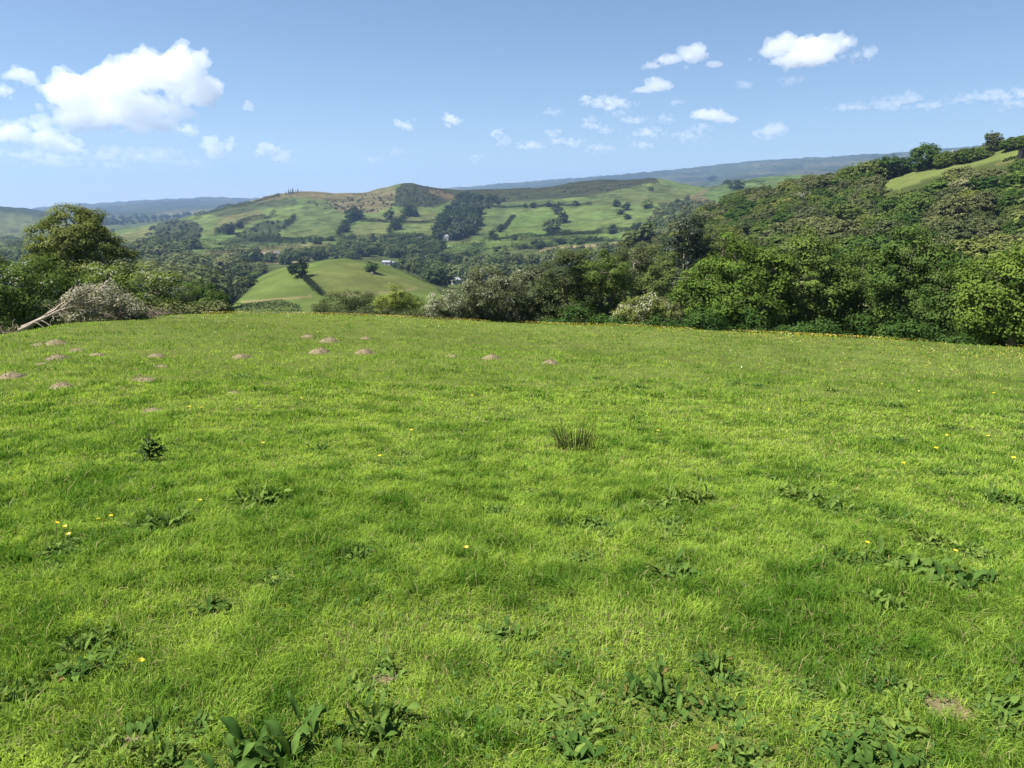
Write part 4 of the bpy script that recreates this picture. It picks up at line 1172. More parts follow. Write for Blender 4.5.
DOCKS = [  # px, py, width px, own label (or None)
    (382, 722, 112, "biggest dock, a lush pale rosette of broad leaves at the front left of the middle"),
    (262, 752, 150, "long straggling dock clump with big leaves along the bottom edge of the photo"),
    (170, 756, 70, "dock with upright broad leaves beside the dry tuft at the bottom edge"),
    (88, 638, 62, "compact dark dock alone on yellowish turf, lower left"),
    (213, 601, 60, "low flat dock nearest right above the lone compact dock"),
    (274, 579, 48, "small flat dock next to the low flat dock, towards the middle"),
    (358, 552, 50, "upright tufted dock with narrow pale leaves left of centre"),
    (155, 522, 58, "loose rosette dock below the thistle"),
    (262, 495, 80, "wide spreading row of dock leaves left of centre"),
    (495, 510, 40, "small dock in the middle of the field below the rushes"),
    (676, 567, 66, "dock with a pale curled leaf right of centre"),
    (655, 690, 100, "broad dock patch low in the middle right foreground"),
    (722, 706, 70, "dock leaning out of dark tall grass next to the broad patch"),
    (886, 601, 58, "dock with a few big leaves casting a shadow over the grass"),
    (905, 562, 80, "large grey-green dock colony at the right, its left half"),
    (962, 572, 90, "large grey-green dock colony at the right, its right half"),
    (876, 684, 44, "tall narrow-leaved dock near the bare sandy patch"),
    (808, 686, 50, "single drooping dock leaf cluster in shaded grass"),
    (870, 757, 90, "dock at the bottom edge below the bare sandy patch"),
    (740, 752, 80, "dock at the bottom edge between the two foreground patches"),
    (1000, 706, 44, "dock with one long pale leaf near the right edge"),
    (12, 692, 60, "dock cut by the left edge near the bottom"),
    (690, 494, 64, None), (655, 503, 50, None), (795, 491, 56, None), (762, 466, 30, None), (898, 437, 44, None), (893, 403, 40, None), (975, 398, 30, None),
    (1006, 497, 42, None), (592, 521, 54, None), (618, 505, 40, None), (735, 381, 30, None), (730, 461, 34, None), (727, 443, 28, None), (670, 521, 40, None),
    (6, 505, 34, None), (8, 437, 22, None), (86, 508, 30, None), (296, 432, 32, None), (405, 451, 34, None), (465, 457, 34, None), (240, 372, 44, None), (560, 523, 30, None),
    (835, 388, 30, None), (940, 470, 36, None), (835, 505, 44, None), (640, 385, 30, None), (505, 385, 26, None), (930, 540, 50, None), (850, 560, 46, None), (530, 490, 24, None),
    (60, 545, 40, None), (985, 555, 40, None), (705, 478, 36, None), (865, 475, 30, None), (950, 425, 30, None), (700, 410, 26, None), (785, 420, 28, None), (610, 420, 26, None),
]
MOLES = [   # px, py, width px, label
    (12, 376, 22, "molehill nearest the left edge of the photo, low and wide"), (61, 386, 21, "pale crumbly molehill nearest the viewer on the left"), (57, 357, 16, "round brown molehill above the pale one on the left"),
    (55, 342, 17, "brown molehill just in front of the fallen tree trunk"), (39, 343, 12, "small faint molehill left of the one before the trunk"), (76, 349, 11, "small molehill between the fallen tree and the round brown one"),
    (42, 363, 10, "tiny molehill low between three others on the left"), (96, 354, 13, "small molehill right of the left cluster"), (156, 355, 15, "neat domed molehill standing alone left of the brow"),
    (141, 379, 19, "flattened pale molehill below the neat domed one"), (151, 410, 17, "nearest flattened molehill, half grown over, above the thistle"), (160, 365, 12, "faint grassed molehill under the neat domed one"),
    (233, 392, 12, "small pale molehill on dark grass left of centre"), (242, 356, 17, "tan molehill midway between the left cluster and the brow group"), (308, 335, 12, "furthest molehill of the brow group, highest up"),
    (320, 351, 21, "largest molehill of the brow group"), (329, 340, 19, "wide low molehill behind the largest of the brow group"), (365, 337, 11, "small molehill on the brow, right of the group"),
    (364, 351, 18, "pinkish molehill right of the largest of the brow group"), (451, 355, 13, "flat grassy molehill near the middle"), (491, 357, 19, "pale domed molehill in the middle of the field"), (550, 362, 18, "molehill furthest right in the field"),
]
BAREPX = [(945, 712, 62, "sandy bare patch with dry straw in the right foreground"), (903, 523, 30, "small bare patch of dry soil at the right, further up the slope"), (384, 680, 30, "small pale bare spot above the biggest dock"),
          (128, 743, 24, "dry pale tuft of dead grass at the lower left"), (1012, 663, 22, "bare spot by the right edge"), (566, 716, 20, "little brown bare spot in the bottom middle")]

def mound(rng, r, h, flat=1.0, crumb=.16, nr=12, na=34):
    rr = np.concatenate([[0.001], np.linspace(.1, 1.12, nr)])
    a = np.linspace(0, 2 * np.pi, na, endpoint=False)
    R_, A_ = np.meshgrid(rr, a, indexing='ij')
    s = rng.uniform(0, 90)
    edge = 1 + .28 * (fbm(np.cos(A_) * 1.3 + s, np.sin(A_) * 1.3 + s, 5, 3) - .5) * 2
    X = np.cos(A_) * R_ * r * edge; Y = np.sin(A_) * R_ * r * edge
    prof = np.clip(1 - R_ ** 2, -.22, 1) ** 1.0
    Z = h * prof * (1 + crumb * 0) + h * crumb * 2.2 * (fbm(X / r * 4 + s, Y / r * 4 - s, 6, 4) - .5) * np.clip(1.1 - R_, 0, 1) + h * .35 * (fbm(X / r * 1.4 + s, Y / r * 1.4, 7, 2) - .5) * np.clip(1.05 - R_, 0, 1)
    V = np.stack([X, Y, Z], -1).reshape(-1, 3)
    i, j = np.meshgrid(np.arange(len(rr) - 1), np.arange(na), indexing='ij')
    j2 = (j + 1) % na
    return V, np.stack([i * na + j, (i + 1) * na + j, (i + 1) * na + j2, i * na + j2], -1).reshape(-1, 4)

LANDMARKS = [(576, 435, "the tuft of rushes"), (150, 453, "the spiny thistle"), (676, 567, "the dock with the pale curled leaf"), (903, 523, "the upper bare soil patch at the right"), (550, 362, "the molehill furthest right"),
             (491, 357, "the pale domed middle molehill"), (262, 495, "the wide row of dock leaves"), (495, 510, "the small dock below the rushes"), (233, 392, "the small pale molehill left of centre"), (933, 567, "the large dock colony"),
             (155, 522, "the loose rosette dock"), (949, 374, "the buttercups near the right trees"), (946, 450, "the two buttercups high on the right"), (451, 355, "the flat middle molehill")]
BARE = []
CLEAR = []
def build_soil():
    rng = np.random.default_rng(13)
    for (px, py, w, lb) in MOLES:
        g = hit([px], [py + 2], 0)[0]
        d = math.hypot(g[0], g[1]); r = w * .5 * d / FPX
        V, F_ = mound(rng, r, r * (.38 if w > 13 else .30) * (.55 if "flat" in lb or "faint" in lb else 1))
        parts = [(V, F_)]
        # loose clods on and round the heap
        for k in range(26):
            a = rng.uniform(0, 6.28); q = r * rng.uniform(.2, 1.25); s = r * rng.uniform(.03, .09)
            cv = np.array([[1, 0, 0], [-1, 0, 0], [0, 1, 0], [0, -1, 0], [0, 0, 1], [0, 0, -1]], float) * s * rng.uniform(.7, 1.3, (6, 1))
            zz = r * .55 * max(0, 1 - (q / r) ** 2) + s * .3
            cf = np.array([(0, 2, 4, 4), (2, 1, 4, 4), (1, 3, 4, 4), (3, 0, 4, 4), (2, 0, 5, 5), (1, 2, 5, 5), (3, 1, 5, 5), (0, 3, 5, 5)])
            parts.append((cv + np.array([math.cos(a) * q, math.sin(a) * q, zz]), np.stack([cf[:, 0], cf[:, 1], cf[:, 2]], 1)))
        tri = [p for p in parts[1:]]
        tv, tf = merge(tri)
        me = mesh_np("molehill", np.vstack([V, tv]), [(F_, 0), (tf + len(V), 0)], [SOIL], smooth=False)
        o = obj("molehill", me, loc=g + np.array([0, 0, .015]))
        tag(o, lb, "molehill", "molehills scattered over the pasture")
        BARE.append((g[0], g[1], r * .42))
    for (px, py, w, lb) in BAREPX:
        g = hit([px], [py], 0)[0]
        d = math.hypot(g[0], g[1]); r = w * .5 * d / FPX
        V, F_ = mound(rng, r * .95, .010, crumb=.5)
        o = obj("bare_patch", mesh_np("bare_patch", V, [(F_, 0)], [DRYSOIL], smooth=True), loc=g)
        tag(o, lb, "bare patch", "bare spots worn in the turf")
        BARE.append((g[0], g[1], r * .75))

DRYSOIL = noisy_mat("dry_straw_soil", (0.085, 0.070, 0.034), (0.20, 0.17, 0.085), 40.0, 0.6)

def build_weeds():
    rng = np.random.default_rng(17)
    P = [dock_proto(k, n, w, u) for k, (n, w, u) in enumerate(((64, .25, .6), (48, .27, .5), (84, .22, .7), (42, .27, .45), (70, .22, .75), (40, .30, .5)))]
    for i, (px, py, w, lb) in enumerate(DOCKS):
        g = hit([px], [py + w * .12], 0)[0]
        d = math.hypot(g[0], g[1]); s = w * .5 * d / FPX * (1.12 if py > 480 else .9)
        k = {0: 2, 1: 0, 3: 2, 6: 4}.get(i, int(rng.integers(6)))
        o = bpy.data.objects.new("dock_plant", P[k])
        sz = min(s, .27 if i > 0 else .34)
        # a wide patch is a plant stretched along the ground
        o.location = g; o.rotation_euler = (rng.normal(0, .06), -.05, rng.uniform(0, 6.28) if s < .4 else rng.normal(0, .15))
        o.scale = (max(s * .92, sz), sz, sz * (1.4 if w > 90 else 1.25 if py > 480 else .9))
        CLEAR.append((g[0], g[1], s))
        COL.objects.link(o)
        if lb is None:
            q = min(LANDMARKS, key=lambda l: math.hypot((l[0] - px) * .7, l[1] - py))
            ddx, ddy = px - q[0], py - q[1]
            side = ("right of" if ddx > 0 else "left of") if abs(ddx) > abs(ddy) else ("above" if ddy < 0 else "below")
            near_ = "just " if math.hypot(ddx, ddy) < 45 else "some way "
            lb = ("small " if w < 34 else "medium ") + ("dark " if i % 2 else "") + "dock " + near_ + side + " " + q[2]
        tag(o, lb, "weed", "docks growing in the pasture")
    extra = []
    while len(extra) < 130:
        px = rng.uniform(0, 1024); py = 372 + 396 * rng.random() ** 1.25
        wgt = .3 + .7 * sstep(430, 700, px)
        if rng.random() > wgt or fbm(np.array([px / 90]), np.array([py / 45]), 19, 2)[0] < .46: continue
        extra.append((px, py))
    H_ = hit([e[0] for e in extra], [e[1] for e in extra], 0)
    for (px, py), g in zip(extra, H_):
        d = math.hypot(g[0], g[1])
        o = bpy.data.objects.new("dock_plant", P[int(rng.integers(6))])
        s = rng.uniform(.07, .17)
        o.location = g; o.rotation_euler = (rng.normal(0, .1), rng.normal(0, .1), rng.uniform(0, 6.28)); o.scale = (s * rng.uniform(1, 1.5), s, s * rng.uniform(.8, 1.1))
        COL.objects.link(o)
        CLEAR.append((g[0], g[1], s * .6))
        q = min(LANDMARKS, key=lambda l: math.hypot((l[0] - px) * .7, l[1] - py))
        ddx, ddy = px - q[0], py - q[1]
        side = ("right of" if ddx > 0 else "left of") if abs(ddx) > abs(ddy) else ("above" if ddy < 0 else "below")
        tag(o, ("tiny " if s < .10 else "little " if s < .135 else "ragged ") + ("dock close " if math.hypot(ddx, ddy) < 45 else "dock in grass further ") + side + " " + q[2], "weed", "small docks hidden in the turf")
    g = hit([150], [462], 0)[0]; d = math.hypot(g[0], g[1])
    o = obj("thistle", thistle_mesh(), loc=g); s = 30 * d / FPX; o.scale = (s * .72, s * .7, s * .95)
    CLEAR.append((g[0], g[1], s * .8)); tag(o, "dark spiny thistle clump standing taller than the grass left of centre", "thistle")
    g = hit([576], [450], 0)[0]; d = math.hypot(g[0], g[1])
    o = obj("rush_tuft", rush_mesh(), loc=g); s = 36 * d / FPX; o.scale = (s * .98, s * .9, s * 1.05)
    tag(o, "tuft of thin brownish rushes in the middle of the field", "rushes")
    # yellow flowers: single ones near by, a sprinkling along the brow
    BP = [buttercup_mesh(k) for k in range(3)]
    spots = [(186, 418), (203, 419), (262, 455), (197, 521), (56, 545), (62, 549), (104, 542), (110, 539), (69, 556), (137, 693), (463, 569), (865, 565), (938, 460), (946, 447), (949, 372), (954, 376), (940, 374), (848, 385), (945, 570), (1000, 512), (318, 398), (300, 408), (385, 470), (410, 442), (660, 443), (905, 478), (985, 447), (1010, 470), (780, 400), (760, 372), (470, 404), (880, 392), (995, 400), (820, 372), (690, 396)]
    for (px, py) in spots:
        g = hit([px], [py], 0)[0]; d = math.hypot(g[0], g[1])
        o = bpy.data.objects.new("buttercup", BP[int(rng.integers(3))])
        s = max(1.0, .17 * d)
        s = min(s, 1.5)
        o.location = g; o.rotation_euler = (rng.normal(0, .15), rng.normal(0, .15), rng.uniform(0, 6.28)); o.scale = (s, s, 1.0)
        COL.objects.link(o)
        tag(o, "single yellow buttercup " + min(((math.hypot(q[0] - px, q[1] - py), ("above" if py < q[1] - 14 else "below" if py > q[1] + 14 else "beside"), q[2]) for q in LANDMARKS if "buttercup" not in q[2]))[1] + " " + min(((math.hypot(q[0] - px, q[1] - py), q[2]) for q in LANDMARKS if "buttercup" not in q[2]))[1], "flower", "buttercups dotted over the pasture")
    n = 14000
    a = rng.uniform(math.radians(-22), math.radians(38), n)
    cd = crest_d(a)
    q = cd - np.abs(rng.normal(0, 1, n)) * 10 + 2.5
    f = fbm(np.degrees(a) / 3, q / 4, 71, 2)
    k = f + .1 * rng.random(n) > .47
    a, q = a[k], q[k]
    x, y = np.sin(a) * q, np.cos(a) * q
    z = ground(x, y) + rng.uniform(.08, .17, len(x))
    N = unit(rdir(len(x), rng) * .6 + np.array([-.2, -.5, .7]))
    V, F_ = leaf_quads(np.stack([x, y, z], 1), N, .024, .022, rng)
    tag(obj("buttercups", mesh_np("buttercups", V, [(F_, 0)], [YELLOW], face_attr={"tint": rng.random(len(x))})), "yellow haze of buttercups along the far edge of the pasture", kind="stuff")

build_soil()
build_weeds()
def build_clover():
    rng = np.random.default_rng(55)
    n = 34000
    d = np.sqrt(rng.uniform(1.0, 10.5 ** 2, n)); a = rng.uniform(-.95, .95, n)
    x, y = np.sin(a) * d, np.cos(a) * d
    k = fbm(x / .9, y / .9, 81, 3) + .06 * rng.normal(size=n) > .53
    x, y, d = x[k], y[k], d[k]
    n = len(x)
    z = ground(x, y) + rng.uniform(.015, .055, n)
    Ps, Ns = [], []
    a0 = rng.uniform(0, 6.28, n); r = rng.uniform(.004, .008, n)
    for q in range(3):
        Ps.append(np.stack([x + np.cos(a0 + q * 2.09) * r, y + np.sin(a0 + q * 2.09) * r, z], 1))
        Ns.append(unit(np.array([0, 0, 1.0]) + .35 * rdir(n, rng)))
    P, N = np.vstack(Ps), np.vstack(Ns)
    sz = np.tile(r * 2.1, 3)
    V, F_ = leaf_quads(P, N, sz, sz * .95, rng)
    tag(obj("clover", mesh_np("clover", V, [(F_, 0)], [CLOVER], face_attr={"tint": np.tile(rng.random(n), 3)})), "patches of small clover leaves low between the grass blades", kind="stuff")
CLOVER = foliage_mat("clover_leaves", (0.045, 0.095, 0.020), (0.125, 0.205, 0.050), 0.3)
build_clover()
build_grass()

# ------------------------------------------------------------------ fallen tree and dead brush
def build_fallen():
    rng = np.random.default_rng(23)
    d = 37.0
    def pt(px, py, dd=0.0):
        az, sl = ray(px, py)
        r = d + dd
        return np.array([math.sin(az) * r, math.cos(az) * r, EYE + sl * r])
    foot = pt(18, 331)
    gz = float(ground(foot[:1], foot[1:2])[0])
    root = empty("fallen_tree", (foot[0], foot[1], gz))
    tag(root, "fallen tree with bare pale trunks and a withered blossoming crown at the field edge", "tree")
    B0 = np.array([foot[0], foot[1], gz])
    parts = []
    limbs = [
        ([(18, 331, 0), (36, 322, .1), (58, 311, .3), (80, 305, .4), (98, 300, .5)], .09),
        ([(22, 329, .4), (40, 318, .6), (56, 309, .8), (68, 300, 1.0), (84, 292, 1.2)], .075),
        ([(30, 325, .2), (44, 317, .4), (62, 304, .7), (72, 293, .9)], .06),
        ([(34, 322, 0), (46, 329, -.2), (56, 334, -.3)], .035), ([(40, 320, .1), (52, 327, -.1), (60, 333, -.2)], .03),
        ([(58, 311, .3), (66, 321, .1), (74, 329, -.1)], .03), ([(60, 309, .3), (90, 322, .2), (104, 327, .1)], .035),
        ([(80, 305, .4), (104, 304, .5), (124, 310, .6)], .05), ([(70, 298, 1.0), (98, 288, 1.1), (112, 290, 1.1)], .05), ([(64, 307, .1), (82, 296, -.1), (94, 287, -.1)], .04), ([(76, 304, 0), (96, 298, -.2), (118, 300, -.2)], .035), ([(66, 306, 0), (76, 292, 0), (80, 283, 0)], .03), ([(84, 304, 0), (100, 312, -.3), (118, 318, -.4)], .03),
    ]
    ends = []
    for L, r in limbs:
        P = np.array([pt(*q) for q in L])
        t = np.linspace(0, 1, len(P)); tt = np.linspace(0, 1, 9)
        P = np.stack([np.interp(tt, t, P[:, k]) for k in range(3)], 1) + rng.normal(0, .02, (9, 3))
        parts.append(tube(P - B0, np.linspace(r, r * .35, 9), 7)); ends.append(P[-1])
    tw = []
    for k in range(200):
        cx = rng.uniform(52, 134); yb = 323 - .05 * cx
        yt = np.interp(cx, [52, 70, 90, 110, 128, 136], [309, 293, 286, 288, 298, 312])
        py = rng.uniform(yt, yb)
        p = pt(cx, py, rng.uniform(-.4, 1.6))
        v = unit(np.array([rng.normal(.5, .8), rng.normal(0, .6), rng.normal(.25, .7)])) * rng.uniform(.25, .8)
        tw.append(tube(np.array([p, p + v * .5 + rng.normal(0, .05, 3), p + v]) - B0, [.012, .009, .004], 3))
    V, F_ = merge(parts)
    obj("trunk", mesh_np("trunk", V, [(F_, 0)], [DEADWOOD], smooth=True), root)
    V, F_ = merge(tw)
    obj("twigs", mesh_np("twigs", V, [(F_, 0)], [DEADWOOD]), root)
    nc = 80
    cx = 66 + 75 * rng.random(nc) ** .85
    yt = np.interp(cx, [56, 70, 84, 96, 106, 118, 130, 142], [307, 296, 286, 288, 284, 292, 301, 313]); yb = 321 - .04 * cx
    py = yt + (yb - yt) * rng.random(nc) ** 1.6
    az, sl = ray(cx, py)
    dd = d + rng.uniform(-.1, 1.7, nc)
    Cc = np.stack([np.sin(az) * dd, np.cos(az) * dd, EYE + sl * dd], 1)
    per = 130
    which = np.repeat(np.arange(nc), per)
    vv = rdir(nc * per, rng) * (rng.random(nc * per) ** .5)[:, None]
    P = Cc[which] + vv * np.array([.42, .42, .24]) + (vv[:, :1] * .18) * np.array([[0, 0, 1]])
    cx = cx[which]; py = py[which]
    pale = rng.random(nc * per) < np.clip(rng.normal(.6, .25, nc), .1, .95)[which] * (1 - .55 * (py - 286) / 34)
    N = unit(vv + .5 * rdir(len(cx), rng) + np.array([0, -.1, .5]))
    V, F_ = leaf_quads(P - B0, N, .08, .06, rng)
    t = rng.random(len(cx))
    obj("crown", mesh_np("crown", V, [(F_[~pale], 0), (F_[pale], 1)], [GREYL, DRYLEAF], face_attr={"tint": np.concatenate([t[~pale], t[pale]])}), root)
    # brush heaps
    for (x0, x1, y0, lb, s) in ((-14, 24, 312, "heap of dead brown brushwood at the root end of the fallen tree", 1), (112, 160, 310, "low tangle of dead twigs past the blossoming end of the fallen tree", 2)):
        rg = np.random.default_rng(40 + s)
        c = pt((x0 + x1) / 2, 328 if s == 1 else 320, 1.6)
        cz = float(ground(c[:1], c[1:2])[0]); c[2] = cz
        half = (x1 - x0) / 2 * d / FPX
        tw = []
        for k in range(360):
            p = np.array([rg.normal(0, half * .5), rg.normal(0, .5), abs(rg.normal(0, .30 if s == 1 else .16))])
            v = unit(np.array([rg.normal(0, 1), rg.normal(0, .7), rg.normal(.2, .5)])) * rg.uniform(.2, .7)
            tw.append(tube(np.array([p, p + v * .5 + rg.normal(0, .08, 3), p + v]), [.016, .012, .005], 3))
        V, F_ = merge(tw)
        o = obj("brush_pile", mesh_np("brush_pile", V, [(F_, 0)], [BRUSHM]), loc=c)
        tag(o, lb, "brushwood")
BRUSHM = noisy_mat("dead_brushwood", (0.11, 0.085, 0.06), (0.25, 0.20, 0.15), 3.0)
build_fallen()

# ------------------------------------------------------------------ farm buildings and small man-made things
WHITEW = noisy_mat("white_render", (0.26, 0.255, 0.235), (0.36, 0.355, 0.335), 1.5)
STONEW = noisy_mat("pinkish_stone", (0.17, 0.13, 0.10), (0.25, 0.20, 0.155), 1.5)
SLATE = noisy_mat("slate_roof", (0.13, 0.135, 0.15), (0.22, 0.225, 0.24), 1.2)
TINROOF = noisy_mat("pale_sheet_roof", (0.18, 0.187, 0.20), (0.28, 0.288, 0.30), 1.0)
GLASS = noisy_mat("window_glass", (0.03, 0.035, 0.04), (0.06, 0.065, 0.07), 1.0, 0, .15)
DARKTIN = noisy_mat("black_tin", (0.012, 0.013, 0.012), (0.03, 0.03, 0.028), 2.0, 0, .6)
WOODP = noisy_mat("weathered_post", (0.42, 0.38, 0.31), (0.60, 0.56, 0.48), 3.0)

def box(c, s):
    x, y, z = np.array(s) / 2
    V = np.array([(a, b, e) for a in (-x, x) for b in (-y, y) for e in (-z, z)], float) + np.array(c, float)
    return V, np.array([(0, 1, 3, 2), (4, 6, 7, 5), (0, 4, 5, 1), (2, 3, 7, 6), (0, 2, 6, 4), (1, 5, 7, 3)])

def gable(w, l, h, rise):
    V = np.array([(-w/2, -l/2, -1), (w/2, -l/2, -1), (w/2, l/2, -1), (-w/2, l/2, -1), (-w/2, -l/2, h), (w/2, -l/2, h), (w/2, l/2, h), (-w/2, l/2, h), (-w/2, 0, h + rise), (w/2, 0, h + rise)], float)
    q = np.array([(0, 1, 5, 4), (2, 3, 7, 6)]); 
    p = np.array([(1, 2, 6, 9, 5), (3, 0, 4, 8, 7)])
    return V, q, p

def house(name, label, cat, px, py, w, l, h, rise, rz, wall, roof, dmin, windows=3, chimney=True, dx=0):
    g = hit([px], [py], dmin)[0]
    root = empty(name, tuple(g))
    root.rotation_euler = (0, 0, rz)
    tag(root, label, cat)
    V, q, p = gable(w, l, h, rise)
    obj("wall", mesh_np("wall", V, [(q, 0), (p, 0)], [wall]), root)
    o = .35
    sl = rise / (l / 2)
    t = .22
    zz = lambda y: h + rise - abs(y) * sl
    ye = l / 2 + o
    RV, RF = [], []
    for s in (-1, 1):
        V = np.array([(-w/2-o, 0, h+rise+.06), (w/2+o, 0, h+rise+.06), (w/2+o, s*ye, zz(ye)+.06), (-w/2-o, s*ye, zz(ye)+.06)], float)
        V = np.vstack([V, V + np.array([0, 0, t])])
        RV.append((V, np.array([(0, 1, 2, 3), (7, 6, 5, 4), (0, 4, 5, 1), (1, 5, 6, 2), (2, 6, 7, 3), (3, 7, 4, 0)])))
    V, F_ = merge(RV)
    rf = obj("roof", mesh_np("roof", V, [(F_, 0)], [roof]), root)
    if chimney:
        V, F_ = merge([box((w * .36, 0, h + rise + .6), (.9, .8, 1.7)), box((w * .36, 0, h + rise + 1.55), (1.05, .95, .18))])
        obj("chimney", mesh_np("chimney", V, [(F_, 0)], [wall]), rf)
    for k in range(windows):
        x = (k + .5) / windows * w - w / 2
        for z in ((1.5, 3.9) if h > 4.2 else (1.5,)):
            V, F_ = box((x, -l / 2 - .04, z), (1.1, .1, 1.2))
            obj("window", mesh_np("window", V, [(F_, 0)], [GLASS]), root)
    V, F_ = box((w * .08, -l / 2 - .05, 1.0), (1.0, .12, 2.1))
    obj("door", mesh_np("door", V, [(F_, 0)], [DARKTIN]), root)
    return root

def build_buildings():
    house("farmhouse", "small white farmhouse among the valley trees just right of the tall dark tree", "house", 136, 268, 9, 6, 4.6, 2.6, .3, WHITEW, SLATE, 300)
    house("farmhouse", "long pinkish farm building by the pale field above the knoll", "house", 266, 258, 22, 8, 4.0, 3.0, .15, STONEW, STONEW, 500, 5)
    house("barn", "small pinkish barn at the end of the long farm building", "barn", 277, 257, 8, 8, 4, 2.6, 1.4, STONEW, SLATE, 500, 2, False)
    house("bungalow", "white bungalow with a pale roof behind the right shoulder of the knoll", "house", 387, 265, 9, 6, 3.2, 1.4, -.2, WHITEW, TINROOF, 600, 3, False)
    house("barn", "low pale sheet-roofed barn next to the white bungalow", "barn", 394, 265, 7, 5, 2.6, 1.0, .1, WHITEW, TINROOF, 600, 2, False)
    house("barn", "white sheet-roofed barn in the gap behind the grey flowering tree", "barn", 458, 284, 12, 7, 3.6, 1.6, .5, WHITEW, TINROOF, 300, 3, False)
    house("shed", "small pale shed beside the barn behind the flowering tree", "shed", 468, 288, 8, 5, 2.6, 1.0, .3, WHITEW, TINROOF, 300, 2, False)
    house("cottage", "white cottage at the foot of the dark wood on the far hill", "house", 446, 240, 9, 6, 4.8, 2.6, -.3, WHITEW, SLATE, 700, 2)
    house("cottage", "far cottage with a slate roof left of the dark wood", "house", 420, 242, 9, 6, 4.4, 2.4, .4, WHITEW, SLATE, 700, 2)
    # black shed at the frame edge on the pale slope
    g = hit([1023], [158], 200)[0]
    root = empty("field_shed", tuple(g)); tag(root, "black tin field shed on the pale slope at the right edge", "shed")
    V, F_ = box((0, 0, 1.2), (2.6, 2.2, 3.2)); obj("wall", mesh_np("wall", V, [(F_, 0)], [DARKTIN]), root)
    V, F_ = box((0, 0, 2.9), (3.0, 2.6, .2)); obj("roof", mesh_np("roof", V, [(F_, 0)], [DARKTIN]), root)
    # pale post by the skyline hedge
    g = hit([951], [163.5], 300)[0]; d = math.hypot(g[0], g[1])
    V, F_ = merge([tube([np.array([0, 0, -.3]), np.array([0, 0, 2.5]), np.array([0, 0, 5.2])], [.26, .24, .2], 8), box((.0, 0, 4.7), (1.5, .18, .22))])
    o = obj("telegraph_pole", mesh_np("telegraph_pole", V, [(F_, 0)], [WOODP]), loc=g)
    tag(o, "pale pole standing at the skyline hedge beside the field", "pole")
    # white trough by the lone tree on the knoll
    g = hit([372], [274.5], 300)[0]
    V, F_ = merge([box((0, 0, .9), (1.6, 1.2, .2)), box((-.7, 0, .5), (.2, 1.2, 1.4)), box((.7, 0, .5), (.2, 1.2, 1.4)), box((0, -.55, 1.1), (1.6, .12, .8)), box((0, .55, 1.1), (1.6, .12, .8))])
    o = obj("feed_trough", mesh_np("feed_trough", V, [(F_, 0)], [WHITEW]), loc=g)
    tag(o, "white feed trough under the lone tree on the knoll", "trough")

build_buildings()

# ------------------------------------------------------------------ clouds
def cloud_mat(name, dens):
    m, nt, out = nodemat(name)
    v = nd(nt, "ShaderNodeVolumeScatter")
    v.inputs["Color"].default_value = (.30, .30, .305, 1)
    v.inputs["Density"].default_value = dens
    v.inputs["Anisotropy"].default_value = 0.0
    nt.links.new(v.outputs[0], out.inputs["Volume"])
    return m

ICO = None
CLOUD_D = .014
def ico_sphere():
    import bmesh
    bm = bmesh.new()
    bmesh.ops.create_icosphere(bm, subdivisions=2, radius=1)
    V = np.array([v.co[:] for v in bm.verts]); F_ = np.array([[v.index for v in f.verts] for f in bm.faces])
    bm.free()
    return V, F_

